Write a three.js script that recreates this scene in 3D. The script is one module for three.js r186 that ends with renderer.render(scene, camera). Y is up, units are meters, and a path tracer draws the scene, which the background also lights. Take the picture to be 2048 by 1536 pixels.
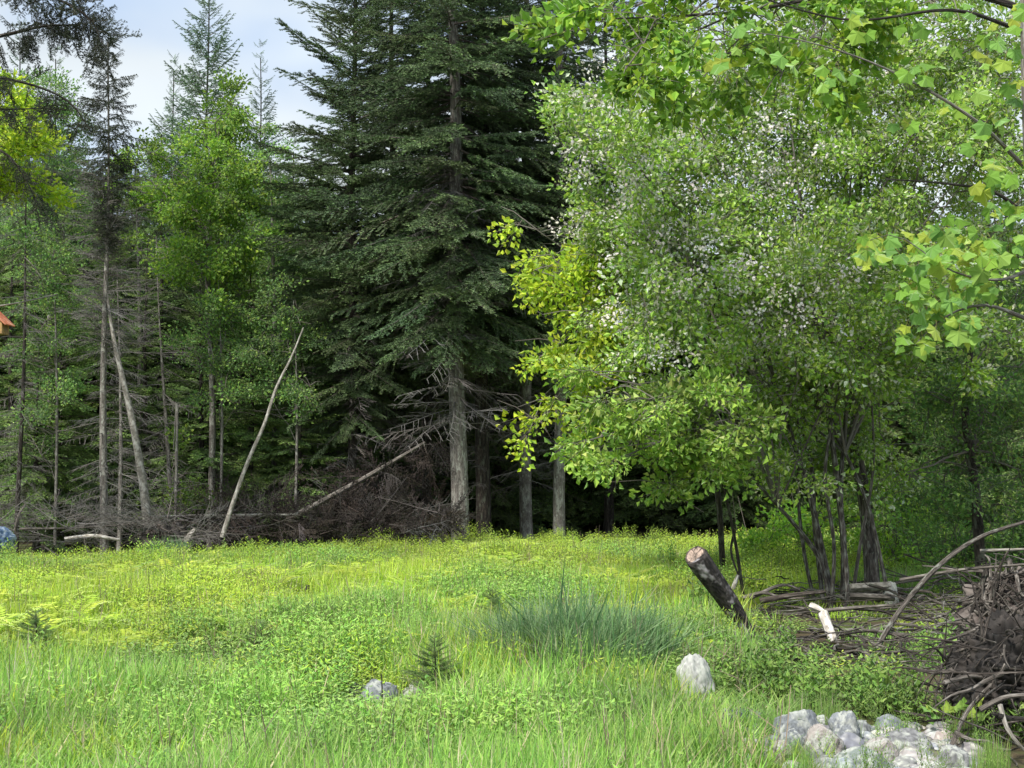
import * as THREE from 'three';
import { mergeVertices, mergeGeometries } from 'three/addons/utils/BufferGeometryUtils.js';

// ---------- camera, sky, sun, exposure ----------
const scene = new THREE.Scene();
const EYE = 1.7, PITCH = 0.04255, FOV = 30;
const camera = new THREE.PerspectiveCamera(FOV, 4 / 3, 0.1, 400);
camera.position.set(0, EYE, 0);
camera.rotation.set(PITCH, 0, 0);
const SUN = new THREE.Vector3(-0.55, 1.0, 0.72).normalize();
const sun = new THREE.DirectionalLight(new THREE.Color(1, 0.95, 0.88), 3.1);
sun.position.copy(SUN).multiplyScalar(60).add(new THREE.Vector3(0, 0, -20));
sun.target.position.set(0, 0, -20);
sun.castShadow = true;
sun.shadow.radius = 14;
sun.shadow.mapSize.set(4096, 4096);
Object.assign(sun.shadow.camera, { left: -40, right: 40, top: 40, bottom: -40, near: 1, far: 140 });
scene.add(sun, sun.target);
const renderer = new THREE.WebGLRenderer({ antialias: true });
renderer.setSize(1024, 768);
renderer.toneMapping = THREE.LinearToneMapping;
renderer.toneMappingExposure = 1.7;
renderer.shadowMap.enabled = true;
const SKY_STRENGTH = 0.49;

// ---------- random and noise ----------
function rngOf(seed) { let s = seed >>> 0; return () => { s = (s + 0x6d2b79f5) | 0; let t = Math.imul(s ^ (s >>> 15), 1 | s); t = (t + Math.imul(t ^ (t >>> 7), 61 | t)) ^ t; return ((t ^ (t >>> 14)) >>> 0) / 4294967296; }; }
let R = rngOf(12345);
const rr = (a, b) => a + (b - a) * R();
const pick = (a) => a[Math.floor(R() * a.length)];
function hash3(x, y, z) { let h = Math.imul(x, 374761393) ^ Math.imul(y, 668265263) ^ Math.imul(z, 1274126177); h = Math.imul(h ^ (h >>> 13), 1274126177); return ((h ^ (h >>> 16)) >>> 0) / 4294967296; }
const fade = (t) => t * t * (3 - 2 * t), mix = (a, b, t) => a + (b - a) * t, clamp = (x, a = 0, b = 1) => Math.min(b, Math.max(a, x));
function noise3(x, y, z, per = 0) {
  const xi = Math.floor(x), yi = Math.floor(y), zi = Math.floor(z), u = fade(x - xi), v = fade(y - yi), w = fade(z - zi);
  const q = (i) => per ? ((i % per) + per) % per : i;
  const h = (a, b, c) => hash3(q(xi + a), q(yi + b), zi + c);
  return mix(mix(mix(h(0, 0, 0), h(1, 0, 0), u), mix(h(0, 1, 0), h(1, 1, 0), u), v), mix(mix(h(0, 0, 1), h(1, 0, 1), u), mix(h(0, 1, 1), h(1, 1, 1), u), v), w);
}
function fbm(x, y, z, oct = 4) { let s = 0, a = 0.5, n = 0; for (let i = 0; i < oct; i++) { s += a * noise3(x, y, z); n += a; a *= 0.5; x *= 2.03; y *= 2.03; z *= 2.03; } return s / n; }
const V = (x, y, z) => new THREE.Vector3(x, y, z);

// ---------- sky: bright broken cloud over pale blue ----------
{
  const W = 1024, H = 512, d = new Float32Array(W * H * 4);
  for (let j = 0; j < H; j++) for (let i = 0; i < W; i++) {
    const el = ((j + 0.5) / H - 0.5) * Math.PI, az = ((i + 0.5) / W - 0.5) * 2 * Math.PI;
    const y = Math.sin(el), x = Math.cos(az) * Math.cos(el), z = Math.sin(az) * Math.cos(el);
    const k = 1 / (Math.max(y, 0) + 0.22), n = fbm(x * k * 4.2 + 7.3, z * k * 4.2 + 1.7, y * 3, 6), m = fbm(x * k * 1.6 + 2.1, z * k * 1.6 - 3.2, 5.4 + y * 2, 3);
    const c = clamp((n * 0.8 + m * 0.5 - 0.46) / 0.26), shade = 0.74 + 0.46 * fbm(x * k * 3.3, z * k * 3.3, 9.1, 4);
    const hz = Math.pow(1 - clamp(y), 7);
    const blue = [mix(0.62, 0.9, hz), mix(0.82, 1.02, hz), mix(1.14, 1.16, hz)], cl = [1.08 * shade, 1.18 * shade, 1.25 * shade];
    for (let q = 0; q < 3; q++) d[(j * W + i) * 4 + q] = mix(blue[q], cl[q], c);
    d[(j * W + i) * 4 + 3] = 1;
  }
  const t = new THREE.DataTexture(d, W, H, THREE.RGBAFormat, THREE.FloatType);
  t.mapping = THREE.EquirectangularReflectionMapping; t.magFilter = t.minFilter = THREE.LinearFilter; t.needsUpdate = true;
  scene.background = t; scene.environment = t; scene.backgroundIntensity = SKY_STRENGTH; scene.environmentIntensity = SKY_STRENGTH;
}

// ---------- placing: a direction of the view and a distance give a point of the place ----------
const F = 768 / Math.tan((FOV / 2) * Math.PI / 180);
function at(px, py, D) { const x = (px - 1024) / F, y = (768 - py) / F, c = Math.cos(PITCH), s = Math.sin(PITCH), dy = y * c + s, dz = -c + y * s; const k = D / -dz; return V(x * k, EYE + dy * k, -D); }
function onGround(px, py, h = 0) { const y = (768 - py) / F, c = Math.cos(PITCH), s = Math.sin(PITCH), dy = y * c + s, dz = -c + y * s; const k = (h - EYE) / dy; return V((px - 1024) / F * k, h, dz * k); }
const groundY = (x, z) => (fbm(x * 0.22 + 3, z * 0.22, 2.2, 3) - 0.5) * 0.22 * clamp((-z - 5) / 6) - (0.22 - 0.012 * clamp(x, -6, 6)) * fade(clamp((-z - 15) / 11));
const base = (px, D) => { const p = at(px, 900, D); p.y = groundY(p.x, p.z); return p; };

// ---------- names ----------
const taken = {};
function numbered(n) { taken[n] = (taken[n] ?? -1) + 1; return taken[n] ? n + '_' + String(taken[n]).padStart(3, '0') : n; }
function tag(o, label, category, group, kind) { o.userData.label = label; o.userData.category = category; if (group) o.userData.group = group; if (kind) o.userData.kind = kind; return o; }
function thing(name, pos, label, category, group) { const g = new THREE.Group(); g.name = numbered(name); g.position.copy(pos); scene.add(g); return tag(g, label, category, group); }
function part(name, geo, mat, parent, kind) { const m = new THREE.Mesh(geo, mat); m.name = parent === scene ? numbered(name) : name; m.castShadow = m.receiveShadow = true; parent.add(m); if (kind) m.userData.kind = kind; return m; }
function copies(name, geo, mat, mats, colors, parent, kind = 'stuff') {
  const m = new THREE.InstancedMesh(geo, mat, mats.length); m.name = parent === scene ? numbered(name) : name;
  mats.forEach((t, i) => m.setMatrixAt(i, t)); if (colors) colors.forEach((c, i) => m.setColorAt(i, c));
  m.castShadow = m.receiveShadow = true; m.frustumCulled = false; parent.add(m); if (kind) m.userData.kind = kind; return m;
}

// ---------- geometry collector ----------
class Geo {
  constructor() { this.p = []; this.c = []; this.n = []; this.u = []; this.i = []; this.smooth = false; }
  v(p, c, n, u) { this.p.push(p.x, p.y, p.z); if (c) this.c.push(c[0], c[1], c[2]); if (n) this.n.push(n.x, n.y, n.z); if (u) this.u.push(u[0], u[1]); return this.p.length / 3 - 1; }
  tri(a, b, c) { this.i.push(a, b, c); }
  build() {
    const g = new THREE.BufferGeometry(); g.setAttribute('position', new THREE.Float32BufferAttribute(this.p, 3));
    if (this.c.length) g.setAttribute('color', new THREE.Float32BufferAttribute(this.c, 3));
    if (this.u.length) g.setAttribute('uv', new THREE.Float32BufferAttribute(this.u, 2));
    g.setIndex(this.i);
    if (this.n.length) g.setAttribute('normal', new THREE.Float32BufferAttribute(this.n, 3)); else if (this.smooth) g.computeVertexNormals();
    return g;
  }
}
const jit = (c, k) => { const f = 1 + (R() - 0.5) * 2 * k; return [c[0] * f * (1 + (R() - 0.5) * k * 0.6), c[1] * f, c[2] * f]; };
const rdir = () => { const z = rr(-1, 1), a = rr(0, 6.2832), s = Math.sqrt(1 - z * z); return V(s * Math.cos(a), z, s * Math.sin(a)); };
// a leaf folded along its middle
function leaf(G, p, dir, side, len, wid, col, fold = 0.3) {
  const n = V().crossVectors(dir, side).normalize();
  const a = G.v(p, col), t = G.v(p.clone().addScaledVector(dir, len).addScaledVector(n, -len * 0.12), col);
  const m = p.clone().addScaledVector(dir, len * 0.48);
  const l = G.v(m.clone().addScaledVector(side, wid / 2).addScaledVector(n, wid * fold), col), r = G.v(m.clone().addScaledVector(side, -wid / 2).addScaledVector(n, wid * fold), col);
  G.tri(a, l, t); G.tri(a, t, r);
}
// thin tube of a few sides, flat shaded (twigs)
function twig(G, pts, r0, r1, col, sides = 3) {
  let prev;
  for (let k = 0; k < pts.length; k++) {
    const d = (k < pts.length - 1 ? pts[k + 1].clone().sub(pts[k]) : pts[k].clone().sub(pts[k - 1])).normalize();
    const s = V().crossVectors(d, Math.abs(d.y) > 0.9 ? V(1, 0, 0) : V(0, 1, 0)).normalize(), t = V().crossVectors(d, s), r = mix(r0, r1, k / (pts.length - 1)), ring = [];
    for (let a = 0; a < sides; a++) { const w = a / sides * 6.2832; ring.push(G.v(pts[k].clone().addScaledVector(s, Math.cos(w) * r).addScaledVector(t, Math.sin(w) * r), col)); }
    if (prev) for (let a = 0; a < sides; a++) { const b = (a + 1) % sides; G.tri(prev[a], prev[b], ring[a]); G.tri(prev[b], ring[b], ring[a]); }
    prev = ring;
  }
}
// round wood along a curve: smooth, knotty, uv in metres, closed ends
function wood(pts, radii, { sides = 12, rough = 0.06, seed = 1, step = 0.12, caps = true, flare = 0 } = {}) {
  const G = new Geo(), curve = new THREE.CatmullRomCurve3(pts, false, 'centripetal'), L = curve.getLength(), N = Math.max(4, Math.min(140, Math.ceil(L / step)));
  const rad = (t) => { const x = t * (radii.length - 1), i = Math.min(radii.length - 2, Math.floor(x)); return mix(radii[i], radii[i + 1], x - i) + flare * Math.exp(-t * L / 0.18); };
  let s = null; const rings = [];
  for (let k = 0; k <= N; k++) {
    const t = k / N, p = curve.getPointAt(t), d = curve.getTangentAt(t);
    if (!s) s = V().crossVectors(d, Math.abs(d.y) > 0.9 ? V(1, 0, 0) : V(0, 1, 0)).normalize(); else s.addScaledVector(d, -s.dot(d)).normalize();
    const w = V().crossVectors(d, s), ring = [];
    for (let a = 0; a <= sides; a++) {
      const an = (a % sides) / sides * 6.2832, n = s.clone().multiplyScalar(Math.cos(an)).addScaledVector(w, Math.sin(an)), r = rad(t) * (1 + (noise3(Math.cos(an) * 1.3 + seed * 9, Math.sin(an) * 1.3, t * L * 2.2 + seed * 3) - 0.5) * 2 * rough + (flare ? 0.12 * Math.sin(an * 5 + seed) * Math.exp(-t * L / 0.2) : 0));
      ring.push(G.v(p.clone().addScaledVector(n, r), null, null, [a / sides * Math.max(1, Math.round(6.28 * radii[0] / 0.35)), t * L / 0.7]));
    }
    rings.push(ring);
    if (k) for (let a = 0; a < sides; a++) { const A = rings[k - 1]; G.tri(A[a], A[a + 1], ring[a]); G.tri(A[a + 1], ring[a + 1], ring[a]); }
  }
  G.smooth = true;
  if (caps) for (const e of [0, N]) { const p = curve.getPointAt(e / N), c = G.v(p, null, null, [0.5, 0.5]); for (let a = 0; a < sides; a++) { const A = rings[e]; if (e) G.tri(A[a], A[a + 1], c); else G.tri(A[a + 1], A[a], c); } }
  return G.build();
}

// ---------- textures ----------
function tex(w, h, fn, srgb = true) {
  const d = new Uint8Array(w * h * 4);
  for (let y = 0; y < h; y++) for (let x = 0; x < w; x++) { const c = fn(x / w, y / h); for (let q = 0; q < 3; q++) d[(y * w + x) * 4 + q] = clamp(c[q]) * 255; d[(y * w + x) * 4 + 3] = 255; }
  const t = new THREE.DataTexture(d, w, h); if (srgb) t.colorSpace = THREE.SRGBColorSpace;
  t.wrapS = t.wrapT = THREE.RepeatWrapping; t.magFilter = THREE.LinearFilter; t.minFilter = THREE.LinearMipmapLinearFilter; t.generateMipmaps = true; t.needsUpdate = true; return t;
}
const per = (u, v, f, z) => noise3(u * f, v * f, z, f);
const pfbm = (u, v, f, z) => per(u, v, f, z) * 0.5 + per(u, v, f * 2, z + 3) * 0.28 + per(u, v, f * 4, z + 6) * 0.22;
function barkTex(dark, light, lichen, vertical, z) {
  const h = (u, v) => { const s = vertical ? noise3(u * 24, v * 6, z, 24) * 0.55 + noise3(u * 48, v * 24, z + 2, 48) * 0.45 : noise3(u * 8, v * 32, z, 32) * 0.5 + pfbm(u, v, 16, z) * 0.5; return s; };
  const map = tex(256, 256, (u, v) => { const s = clamp((h(u, v) - 0.25) * 1.8), l = clamp((pfbm(u, v, 8, z + 20) - 0.52) * 5); return [0, 1, 2].map((q) => mix(mix(dark[q], light[q], s), lichen[q], l * 0.8)); });
  const bump = tex(256, 256, (u, v) => { const s = h(u, v); return [s, s, s]; }, false);
  return { map, bumpMap: bump };
}
const std = (o) => new THREE.MeshStandardMaterial({ roughness: 0.95, side: THREE.DoubleSide, ...o });
const spruceBark = std({ ...barkTex([0.2, 0.18, 0.165], [0.46, 0.43, 0.4], [0.58, 0.59, 0.55], true, 3), bumpScale: 0.012 });
const darkBark = std({ ...barkTex([0.13, 0.115, 0.1], [0.3, 0.27, 0.24], [0.38, 0.4, 0.35], true, 13), bumpScale: 0.012 });
const greyBark = std({ ...barkTex([0.34, 0.32, 0.3], [0.56, 0.54, 0.51], [0.66, 0.67, 0.63], true, 23), bumpScale: 0.006 });
const paleBark = std({ ...barkTex([0.42, 0.4, 0.37], [0.64, 0.62, 0.58], [0.72, 0.71, 0.68], false, 33), bumpScale: 0.004 });
const birchBark = std({ ...barkTex([0.5, 0.47, 0.43], [0.86, 0.84, 0.8], [0.93, 0.92, 0.9], false, 43), bumpScale: 0.004 });
const logBark = std({ ...barkTex([0.1, 0.09, 0.085], [0.27, 0.25, 0.24], [0.72, 0.7, 0.72], true, 53), bumpScale: 0.012 });
const rootBark = std({ ...barkTex([0.16, 0.14, 0.125], [0.4, 0.36, 0.33], [0.56, 0.53, 0.5], true, 63), bumpScale: 0.006 });
const stickBark = std({ ...barkTex([0.24, 0.22, 0.2], [0.5, 0.47, 0.44], [0.62, 0.6, 0.57], true, 73), bumpScale: 0.004 });
const cutWood = std({ map: tex(128, 128, (u, v) => { const r = Math.hypot(u - 0.5, v - 0.5), an = Math.atan2(v - 0.5, u - 0.5), s = 0.5 + 0.5 * Math.sin(r * 80 + pfbm(u, v, 8, 2) * 5), n = pfbm(u, v, 16, 5), cr = clamp((noise3(an * 4 + 9, r * 2, 3) - 0.7) * 9) * 0.5, st = clamp((pfbm(u, v, 6, 31) - 0.5) * 4) * 0.35, k = (0.42 + 0.3 * s * n + 0.22 * n) * (1 - cr) * (1 - st) * (r > 0.43 ? 0.55 : 1); return [k * 1.06, k * 0.93, k * 0.84]; }) });
const foliage = (transmission = 0.4, roughness = 0.92) => new THREE.MeshPhysicalMaterial({ vertexColors: true, side: THREE.DoubleSide, transmission, thickness: 0, roughness, ior: 1.35 });
const needleMat = std({ vertexColors: true, roughness: 0.8 }), leafMat = foliage(0.42, 1), grassMat = foliage(0.4, 1), glossyLeafMat = new THREE.MeshPhysicalMaterial({ vertexColors: true, side: THREE.DoubleSide, transmission: 0.38, thickness: 0, roughness: 1, ior: 1.35, clearcoat: 0.3, clearcoatRoughness: 0.35 });
const petalMat = foliage(0.3, 1);
const twigMat = std({ vertexColors: true });

// ---------- ground ----------
{
  const map = tex(512, 512, (u, v) => { const n = pfbm(u, v, 8, 1), m = pfbm(u, v, 32, 8), g = clamp((n - 0.42) * 4), k = 0.7 + 0.6 * m; return [mix(0.3, 0.3, g) * k, mix(0.26, 0.34, g) * k, mix(0.18, 0.14, g) * k]; });
  const bump = tex(256, 256, (u, v) => { const n = pfbm(u, v, 16, 3); return [n, n, n]; }, false);
  const mat = std({ map, bumpMap: bump, bumpScale: 0.03 });
  const G = new Geo(); G.smooth = true;
  const xs = [-300, -150, -80, -45], zs = [60, 20, 6]; for (let x = -30; x <= 30; x += 0.5) xs.push(x); xs.push(45, 80, 150, 300);
  for (let z = 2; z >= -62; z -= 0.5) zs.push(z); zs.push(-80, -120, -180, -300);
  zs.forEach((z) => xs.forEach((x) => G.v(V(x, groundY(x, z), z), null, null, [x / 2.3, z / 2.3])));
  for (let j = 0; j < zs.length - 1; j++) for (let i = 0; i < xs.length - 1; i++) { const a = j * xs.length + i, b = a + xs.length; G.tri(a, a + 1, b); G.tri(a + 1, b + 1, b); }
  const g = part('ground', G.build(), mat, scene); tag(g, 'brown earth under the meadow and forest', 'ground', null, 'structure');
}

// ---------- sprays of needles and leaves, modelled once and set many times ----------
// a bough lies along +x; twigs flat on both sides, tips a little lifted
function makeBough(L, { side = 0.32, gap = 0.075, need = 0.045, needGap = 0.024, sub = true, green = [0.045, 0.085, 0.035], tipGreen = null, bare = 0, bark = [0.12, 0.1, 0.085], droop = 0.16, seed = 1, wid = 0.013, hang = 0.12, r0 = 0.014, bareIn = 0.12 }) {
  R = rngOf(seed); const G = new Geo();
  const c = (t) => V(t * L, -droop * L * t * t + 0.09 * L * t * t * t, 0.02 * L * Math.sin(t * 5 + seed));
  twig(G, [0, 0.2, 0.4, 0.6, 0.8, 1].map(c), r0 * L / 2 + 0.004, 0.003, bark, 4);
  const needles = (a, b, up) => {
    const d = b.clone().sub(a), len = d.length(); d.normalize(); const s = V().crossVectors(d, V(0, 1, 0)).normalize(), n = Math.max(2, Math.floor(len / needGap));
    for (let k = 0; k < n; k++) {
      if (R() < bare) continue;
      const q = a.clone().addScaledVector(d, len * (k + R()) / n), f = k / n;
      for (const m of [-1, 1, 0]) {
        const nd = d.clone().multiplyScalar(0.75).addScaledVector(s, m * rr(0.5, 0.95)).addScaledVector(V(0, 1, 0), m === 0 ? rr(0.3, 0.8) : rr(-0.1, 0.35)).normalize(), w = wid * rr(0.8, 1.3);
        const ws = V().crossVectors(nd, rdir()).normalize().multiplyScalar(w / 2), col = jit(tipGreen && f > 0.6 ? tipGreen : green, 0.3), ln = need * rr(0.7, 1.25);
        const i0 = G.v(q.clone().add(ws), col), i1 = G.v(q.clone().sub(ws), col), i2 = G.v(q.clone().addScaledVector(nd, ln), col); G.tri(i0, i1, i2);
      }
    }
  };
  const n = Math.floor(L / gap);
  for (let k = 1; k <= n; k++) for (const m of [-1, 1]) {
    const t = clamp((k + (R() - 0.5) * 0.9) / n), p = c(t), dx = c(Math.min(1, t + 0.02)).sub(c(Math.max(0, t - 0.02))).normalize();
    if (t < bareIn || R() < 0.12) continue;
    const ln = L * side * (0.22 + 0.78 * Math.pow(1 - t, 0.75)) * (t < 0.2 ? 0.75 : 1) * rr(0.55, 1.15);
    const dir = dx.clone().multiplyScalar(rr(0.55, 0.9)).add(V(0, rr(-0.35, 0.12), m * rr(0.6, 0.95))).normalize();
    const q = p.clone().addScaledVector(dir, ln * 0.5), e = p.clone().addScaledVector(dir, ln); e.y -= hang * ln;
    twig(G, [p, q, e], 0.0042, 0.0015, bark, 3); needles(p, q); needles(q, e);
    if (sub && ln > 0.16) for (let j = 0; j < ln / 0.11; j++) { const f = rr(0.25, 0.9), a = p.clone().lerp(e, f), sd = dir.clone().add(V(rr(-0.2, 0.6), rr(-0.5, 0.15), rr(-0.9, 0.9))).normalize(), b = a.clone().addScaledVector(sd, ln * rr(0.18, 0.34)); twig(G, [a, b], 0.003, 0.0015, bark, 3); needles(a, b); }
  }
  needles(c(0.7), c(1)); needles(c(0.45), c(0.7));
  return G.build();
}
const BIG = [1, 2, 3].map((s) => makeBough(2.4, { seed: s, side: 0.32, gap: 0.095, needGap: 0.028, need: 0.055, wid: 0.016, green: [0.1, 0.16, 0.07], tipGreen: [0.16, 0.25, 0.09], droop: 0.12 }));
const MED = [11, 12, 13].map((s) => makeBough(1.3, { seed: s, side: 0.36, gap: 0.075, needGap: 0.026, need: 0.05, wid: 0.016, green: [0.14, 0.22, 0.07], tipGreen: [0.24, 0.37, 0.09] }));
const LARCH = [21, 22].map((s) => makeBough(1.3, { seed: s, side: 0.34, gap: 0.1, needGap: 0.03, need: 0.05, wid: 0.02, sub: true, green: [0.16, 0.26, 0.14], bark: [0.16, 0.14, 0.13], droop: -0.1, hang: 0.3 }));
const DEAD = [31, 32, 33].map((s) => makeBough(1.2, { seed: s, side: 0.4, gap: 0.12, bare: 1, bark: [0.15, 0.14, 0.13], droop: 0.2, r0: 0.008, bareIn: 0.05 }));
const BROWN = [41, 42].map((s) => makeBough(1.3, { seed: s, side: 0.4, gap: 0.07, needGap: 0.04, bare: 0.35, green: [0.045, 0.035, 0.028], tipGreen: [0.06, 0.046, 0.036], bark: [0.07, 0.058, 0.05] }));
const SPARSE = [51, 52].map((s) => makeBough(1.1, { seed: s, side: 0.4, gap: 0.085, needGap: 0.03, need: 0.05, wid: 0.018, bare: 0.15, green: [0.055, 0.075, 0.04], bark: [0.1, 0.085, 0.075], droop: 0.2, hang: 0.7 }));

function makeSprig(seed, { n = 16, len = 0.3, ll = 0.055, lw = 0.034, cols, bark = [0.16, 0.14, 0.12], curl = 0.3 }) {
  R = rngOf(seed); const G = new Geo(), tip = V(len, rr(-0.05, 0.04), rr(-0.05, 0.05)), mid = V(len * 0.5, 0.02, rr(-0.03, 0.03));
  twig(G, [V(0, 0, 0), mid, tip], 0.0035, 0.0015, bark, 3);
  for (let k = 0; k < n; k++) {
    const t = (k + 0.6) / n, p = t < 0.5 ? V().lerpVectors(V(0, 0, 0), mid, t * 2) : V().lerpVectors(mid, tip, t * 2 - 1);
    const a = k * 2.4 + rr(-0.5, 0.5), d = V(rr(0.3, 0.9), Math.sin(a) * 0.7 - 0.15, Math.cos(a)).normalize(), off = rr(0.25, 1);
    p.addScaledVector(d, 0.02 + off * 0.07);
    const s = V().crossVectors(d, V(rr(-0.4, 0.4), 1, rr(-0.4, 0.4))).normalize(), sc = rr(0.7, 1.25);
    leaf(G, p, d, s, ll * sc, lw * sc, jit(pick(cols), 0.18), curl);
  }
  return G.build();
}
const SERVICE = [1, 2, 3, 4].map((s) => makeSprig(100 + s, { n: 18, len: 0.32, ll: 0.058, lw: 0.038, cols: [[0.21, 0.36, 0.05], [0.27, 0.44, 0.06], [0.16, 0.29, 0.06], [0.52, 0.55, 0.4], [0.33, 0.42, 0.12], [0.24, 0.4, 0.05], [0.32, 0.46, 0.05]] }));
const FRESH = [1, 2, 3].map((s) => makeSprig(120 + s, { n: 17, len: 0.32, ll: 0.07, lw: 0.048, cols: [[0.27, 0.45, 0.055], [0.33, 0.5, 0.06], [0.21, 0.37, 0.06], [0.45, 0.56, 0.14]] }));
const YELLOW = [1, 2, 3].map((s) => makeSprig(140 + s, { n: 16, len: 0.34, ll: 0.075, lw: 0.05, cols: [[0.4, 0.5, 0.03], [0.34, 0.46, 0.03], [0.44, 0.5, 0.04], [0.26, 0.4, 0.04]] }));
const ASPEN = [1, 2, 3].map((s) => makeSprig(160 + s, { n: 18, len: 0.34, ll: 0.065, lw: 0.052, cols: [[0.27, 0.46, 0.05], [0.22, 0.41, 0.05], [0.36, 0.5, 0.05], [0.18, 0.33, 0.05]] }));
const TOPLEAF = [1, 2, 3].map((s) => makeSprig(180 + s, { n: 14, len: 0.34, ll: 0.085, lw: 0.062, cols: [[0.25, 0.44, 0.04], [0.2, 0.38, 0.045], [0.34, 0.47, 0.04], [0.17, 0.31, 0.05]] }));
const BLOSSOM = [1, 2].map((s) => { R = rngOf(220 + s); const G = new Geo(); for (let k = 0; k < 9; k++) { const c = V(rr(0, 0.24), rr(-0.05, 0.07), rr(-0.07, 0.07)), up = V(rr(-0.6, 0.6), rr(0.2, 1), rr(-0.6, 0.6)).normalize(), a = V().crossVectors(up, rdir()).normalize(), b = V().crossVectors(up, a), col = jit(pick([[0.8, 0.78, 0.76], [0.74, 0.7, 0.7], [0.82, 0.8, 0.74]]), 0.05); for (let j = 0; j < 5; j++) { const w = j * 1.2566 + rr(-0.2, 0.2), d = a.clone().multiplyScalar(Math.cos(w)).addScaledVector(b, Math.sin(w)).addScaledVector(up, 0.35).normalize(), q = V().crossVectors(up, d).normalize(); leaf(G, c, d, q, 0.018, 0.015, col, 0.1); } } return G.build(); });
const DARKLEAF = [1, 2].map((s) => makeSprig(200 + s, { n: 18, len: 0.32, ll: 0.055, lw: 0.036, cols: [[0.14, 0.27, 0.06], [0.18, 0.33, 0.07], [0.11, 0.21, 0.06], [0.26, 0.39, 0.08]] }));

function setAt(p, dir, scale, roll = 0, sy = 1, sz = 1) {
  const x = dir.clone().normalize(), z = V().crossVectors(x, V(0, 1, 0)); if (z.lengthSq() < 1e-4) z.set(0, 0, 1); z.normalize(); const y = V().crossVectors(z, x);
  const m = new THREE.Matrix4().makeBasis(x, y, z); if (roll) m.multiply(new THREE.Matrix4().makeRotationX(roll));
  return m.scale(V(scale, scale * sy, scale * sz)).setPosition(p);
}
const tint = (a, b = a, k = 0.12) => { const f = rr(a, b); return new THREE.Color(f * (1 + rr(-k, k)), f, f * (1 + rr(-k, k))); };
// spread placed copies over the variants of a geometry as parts of one thing
function spread(name, geos, mat, list, parent) {
  geos.forEach((g, k) => { const own = list.filter((_, i) => i % geos.length === k); if (own.length) copies(name, g, mat, own.map((o) => o[0]), own.map((o) => o[1]), parent); });
}

// ---------- conifers ----------
function conifer(name, o, label, category, group) {
  R = rngOf(o.seed * 7919 + 17); const t = thing(name, base(o.px, o.D), label, category, group), h = o.h, lean = o.lean ?? [0, 0];
  const axis = (y) => V(lean[0] * y / h + 0.03 * Math.sin(y * 0.9 + o.seed), y, lean[1] * y / h + 0.03 * Math.cos(y * 0.7 + o.seed));
  const pts = [], th = h * 0.965; for (let k = 0; k <= 14; k++) pts.push(axis(-0.15 + (th + 0.15) * k / 14));
  part('trunk', wood(pts, [o.r, o.r * 0.86, o.r * 0.62, o.r * 0.3, 0.012], { sides: o.r > 0.1 ? 14 : 8, rough: 0.05, seed: o.seed, step: 0.22, flare: o.r * 0.5, caps: false }), o.bark ?? spruceBark, t);
  const LEN = o.len ?? 2.4, list = [], y0 = o.y0, y1 = h;
  for (let y = y0; y < y1; y += rr(0.6, 1.2) * o.gap) {
    const u = (y - y0) / (y1 - y0), rad = o.rad * (o.prof ? o.prof(u) : Math.pow(1 - u, 0.75) * (0.55 + 0.45 * Math.min(1, u * 5))), n = Math.max(3, Math.round(o.n * (0.5 + 0.5 * (1 - u))));
    const a0 = rr(0, 6.28);
    for (let k = 0; k < n; k++) {
      if (R() < (o.miss ?? 0.08) || (y > at(0, -120, o.D).y && R() < 0.5)) continue;
      const a = a0 + k / n * 6.2832 + rr(-0.35, 0.35), e = mix(o.e0 ?? -0.3, o.e1 ?? 0.75, Math.pow(u, o.ep ?? 1.2)) + rr(-0.22, 0.22), L = Math.max(0.26, rad * rr(0.5, 1.15));
      list.push([setAt(axis(y + rr(-0.1, 0.1)), V(Math.cos(a) * Math.cos(e), Math.sin(e), Math.sin(a) * Math.cos(e)), L / LEN, rr(-0.3, 0.3), 1, clamp(rr(0.8, 1.2) * (o.fat ?? 1), 0.4, 3)), tint(...(o.tone ?? [0.6, 1.3]), 0.1)]);
    }
  }
  spread('crown', o.geo ?? BIG, needleMat, list, t);
  if (o.dead) {
    const dl = [];
    for (let y = o.dead[0]; y < o.dead[1]; y += rr(0.5, 1.5) * o.dead[2]) { const a = rr(0, 6.283), e = rr(...(o.dead[4] ?? [-0.4, 0.15])), L = o.dead[3] * rr(0.45, 1.15); dl.push([setAt(axis(y), V(Math.cos(a) * Math.cos(e), Math.sin(e), Math.sin(a) * Math.cos(e)), L / 1.2, rr(-0.5, 0.5)), tint(0.7, 1.3, 0.06)]); }
    spread('dead_branches', DEAD, twigMat, dl, t);
  }
  return t;
}
// height whose top shows at picture row py
const hAt = (py, D) => at(0, py, D).y;

// four big spruces at the meadow's edge
conifer('spruce_tree', { seed: 1, px: 918, D: 25.5, r: 0.165, h: 17, y0: 4.0, rad: 3.1, gap: 0.18, n: 7, e0: -0.42, e1: 0.7, bark: greyBark, dead: [2.2, 7, 0.05, 1.6], lean: [-0.2, 0] }, 'tallest spruce, its thick grey trunk bare at the centre of the meadow edge', 'spruce');
conifer('spruce_tree', { seed: 2, px: 966, D: 27.2, r: 0.15, h: 16, y0: 4.6, rad: 2.7, gap: 0.24, n: 6, e0: -0.35, bark: darkBark, dead: [1.2, 5, 0.1, 1.3] }, 'spruce with a dark brown trunk just right of the thick grey trunk', 'spruce');
conifer('spruce_tree', { seed: 3, px: 1053, D: 28.3, r: 0.13, h: 17, y0: 4.2, rad: 2.6, gap: 0.2, n: 7, e0: -0.3, bark: greyBark, dead: [1.2, 5, 0.1, 1.2] }, 'spruce with a mossy grey trunk, second trunk from the yellow-leaved branch', 'spruce');
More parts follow.
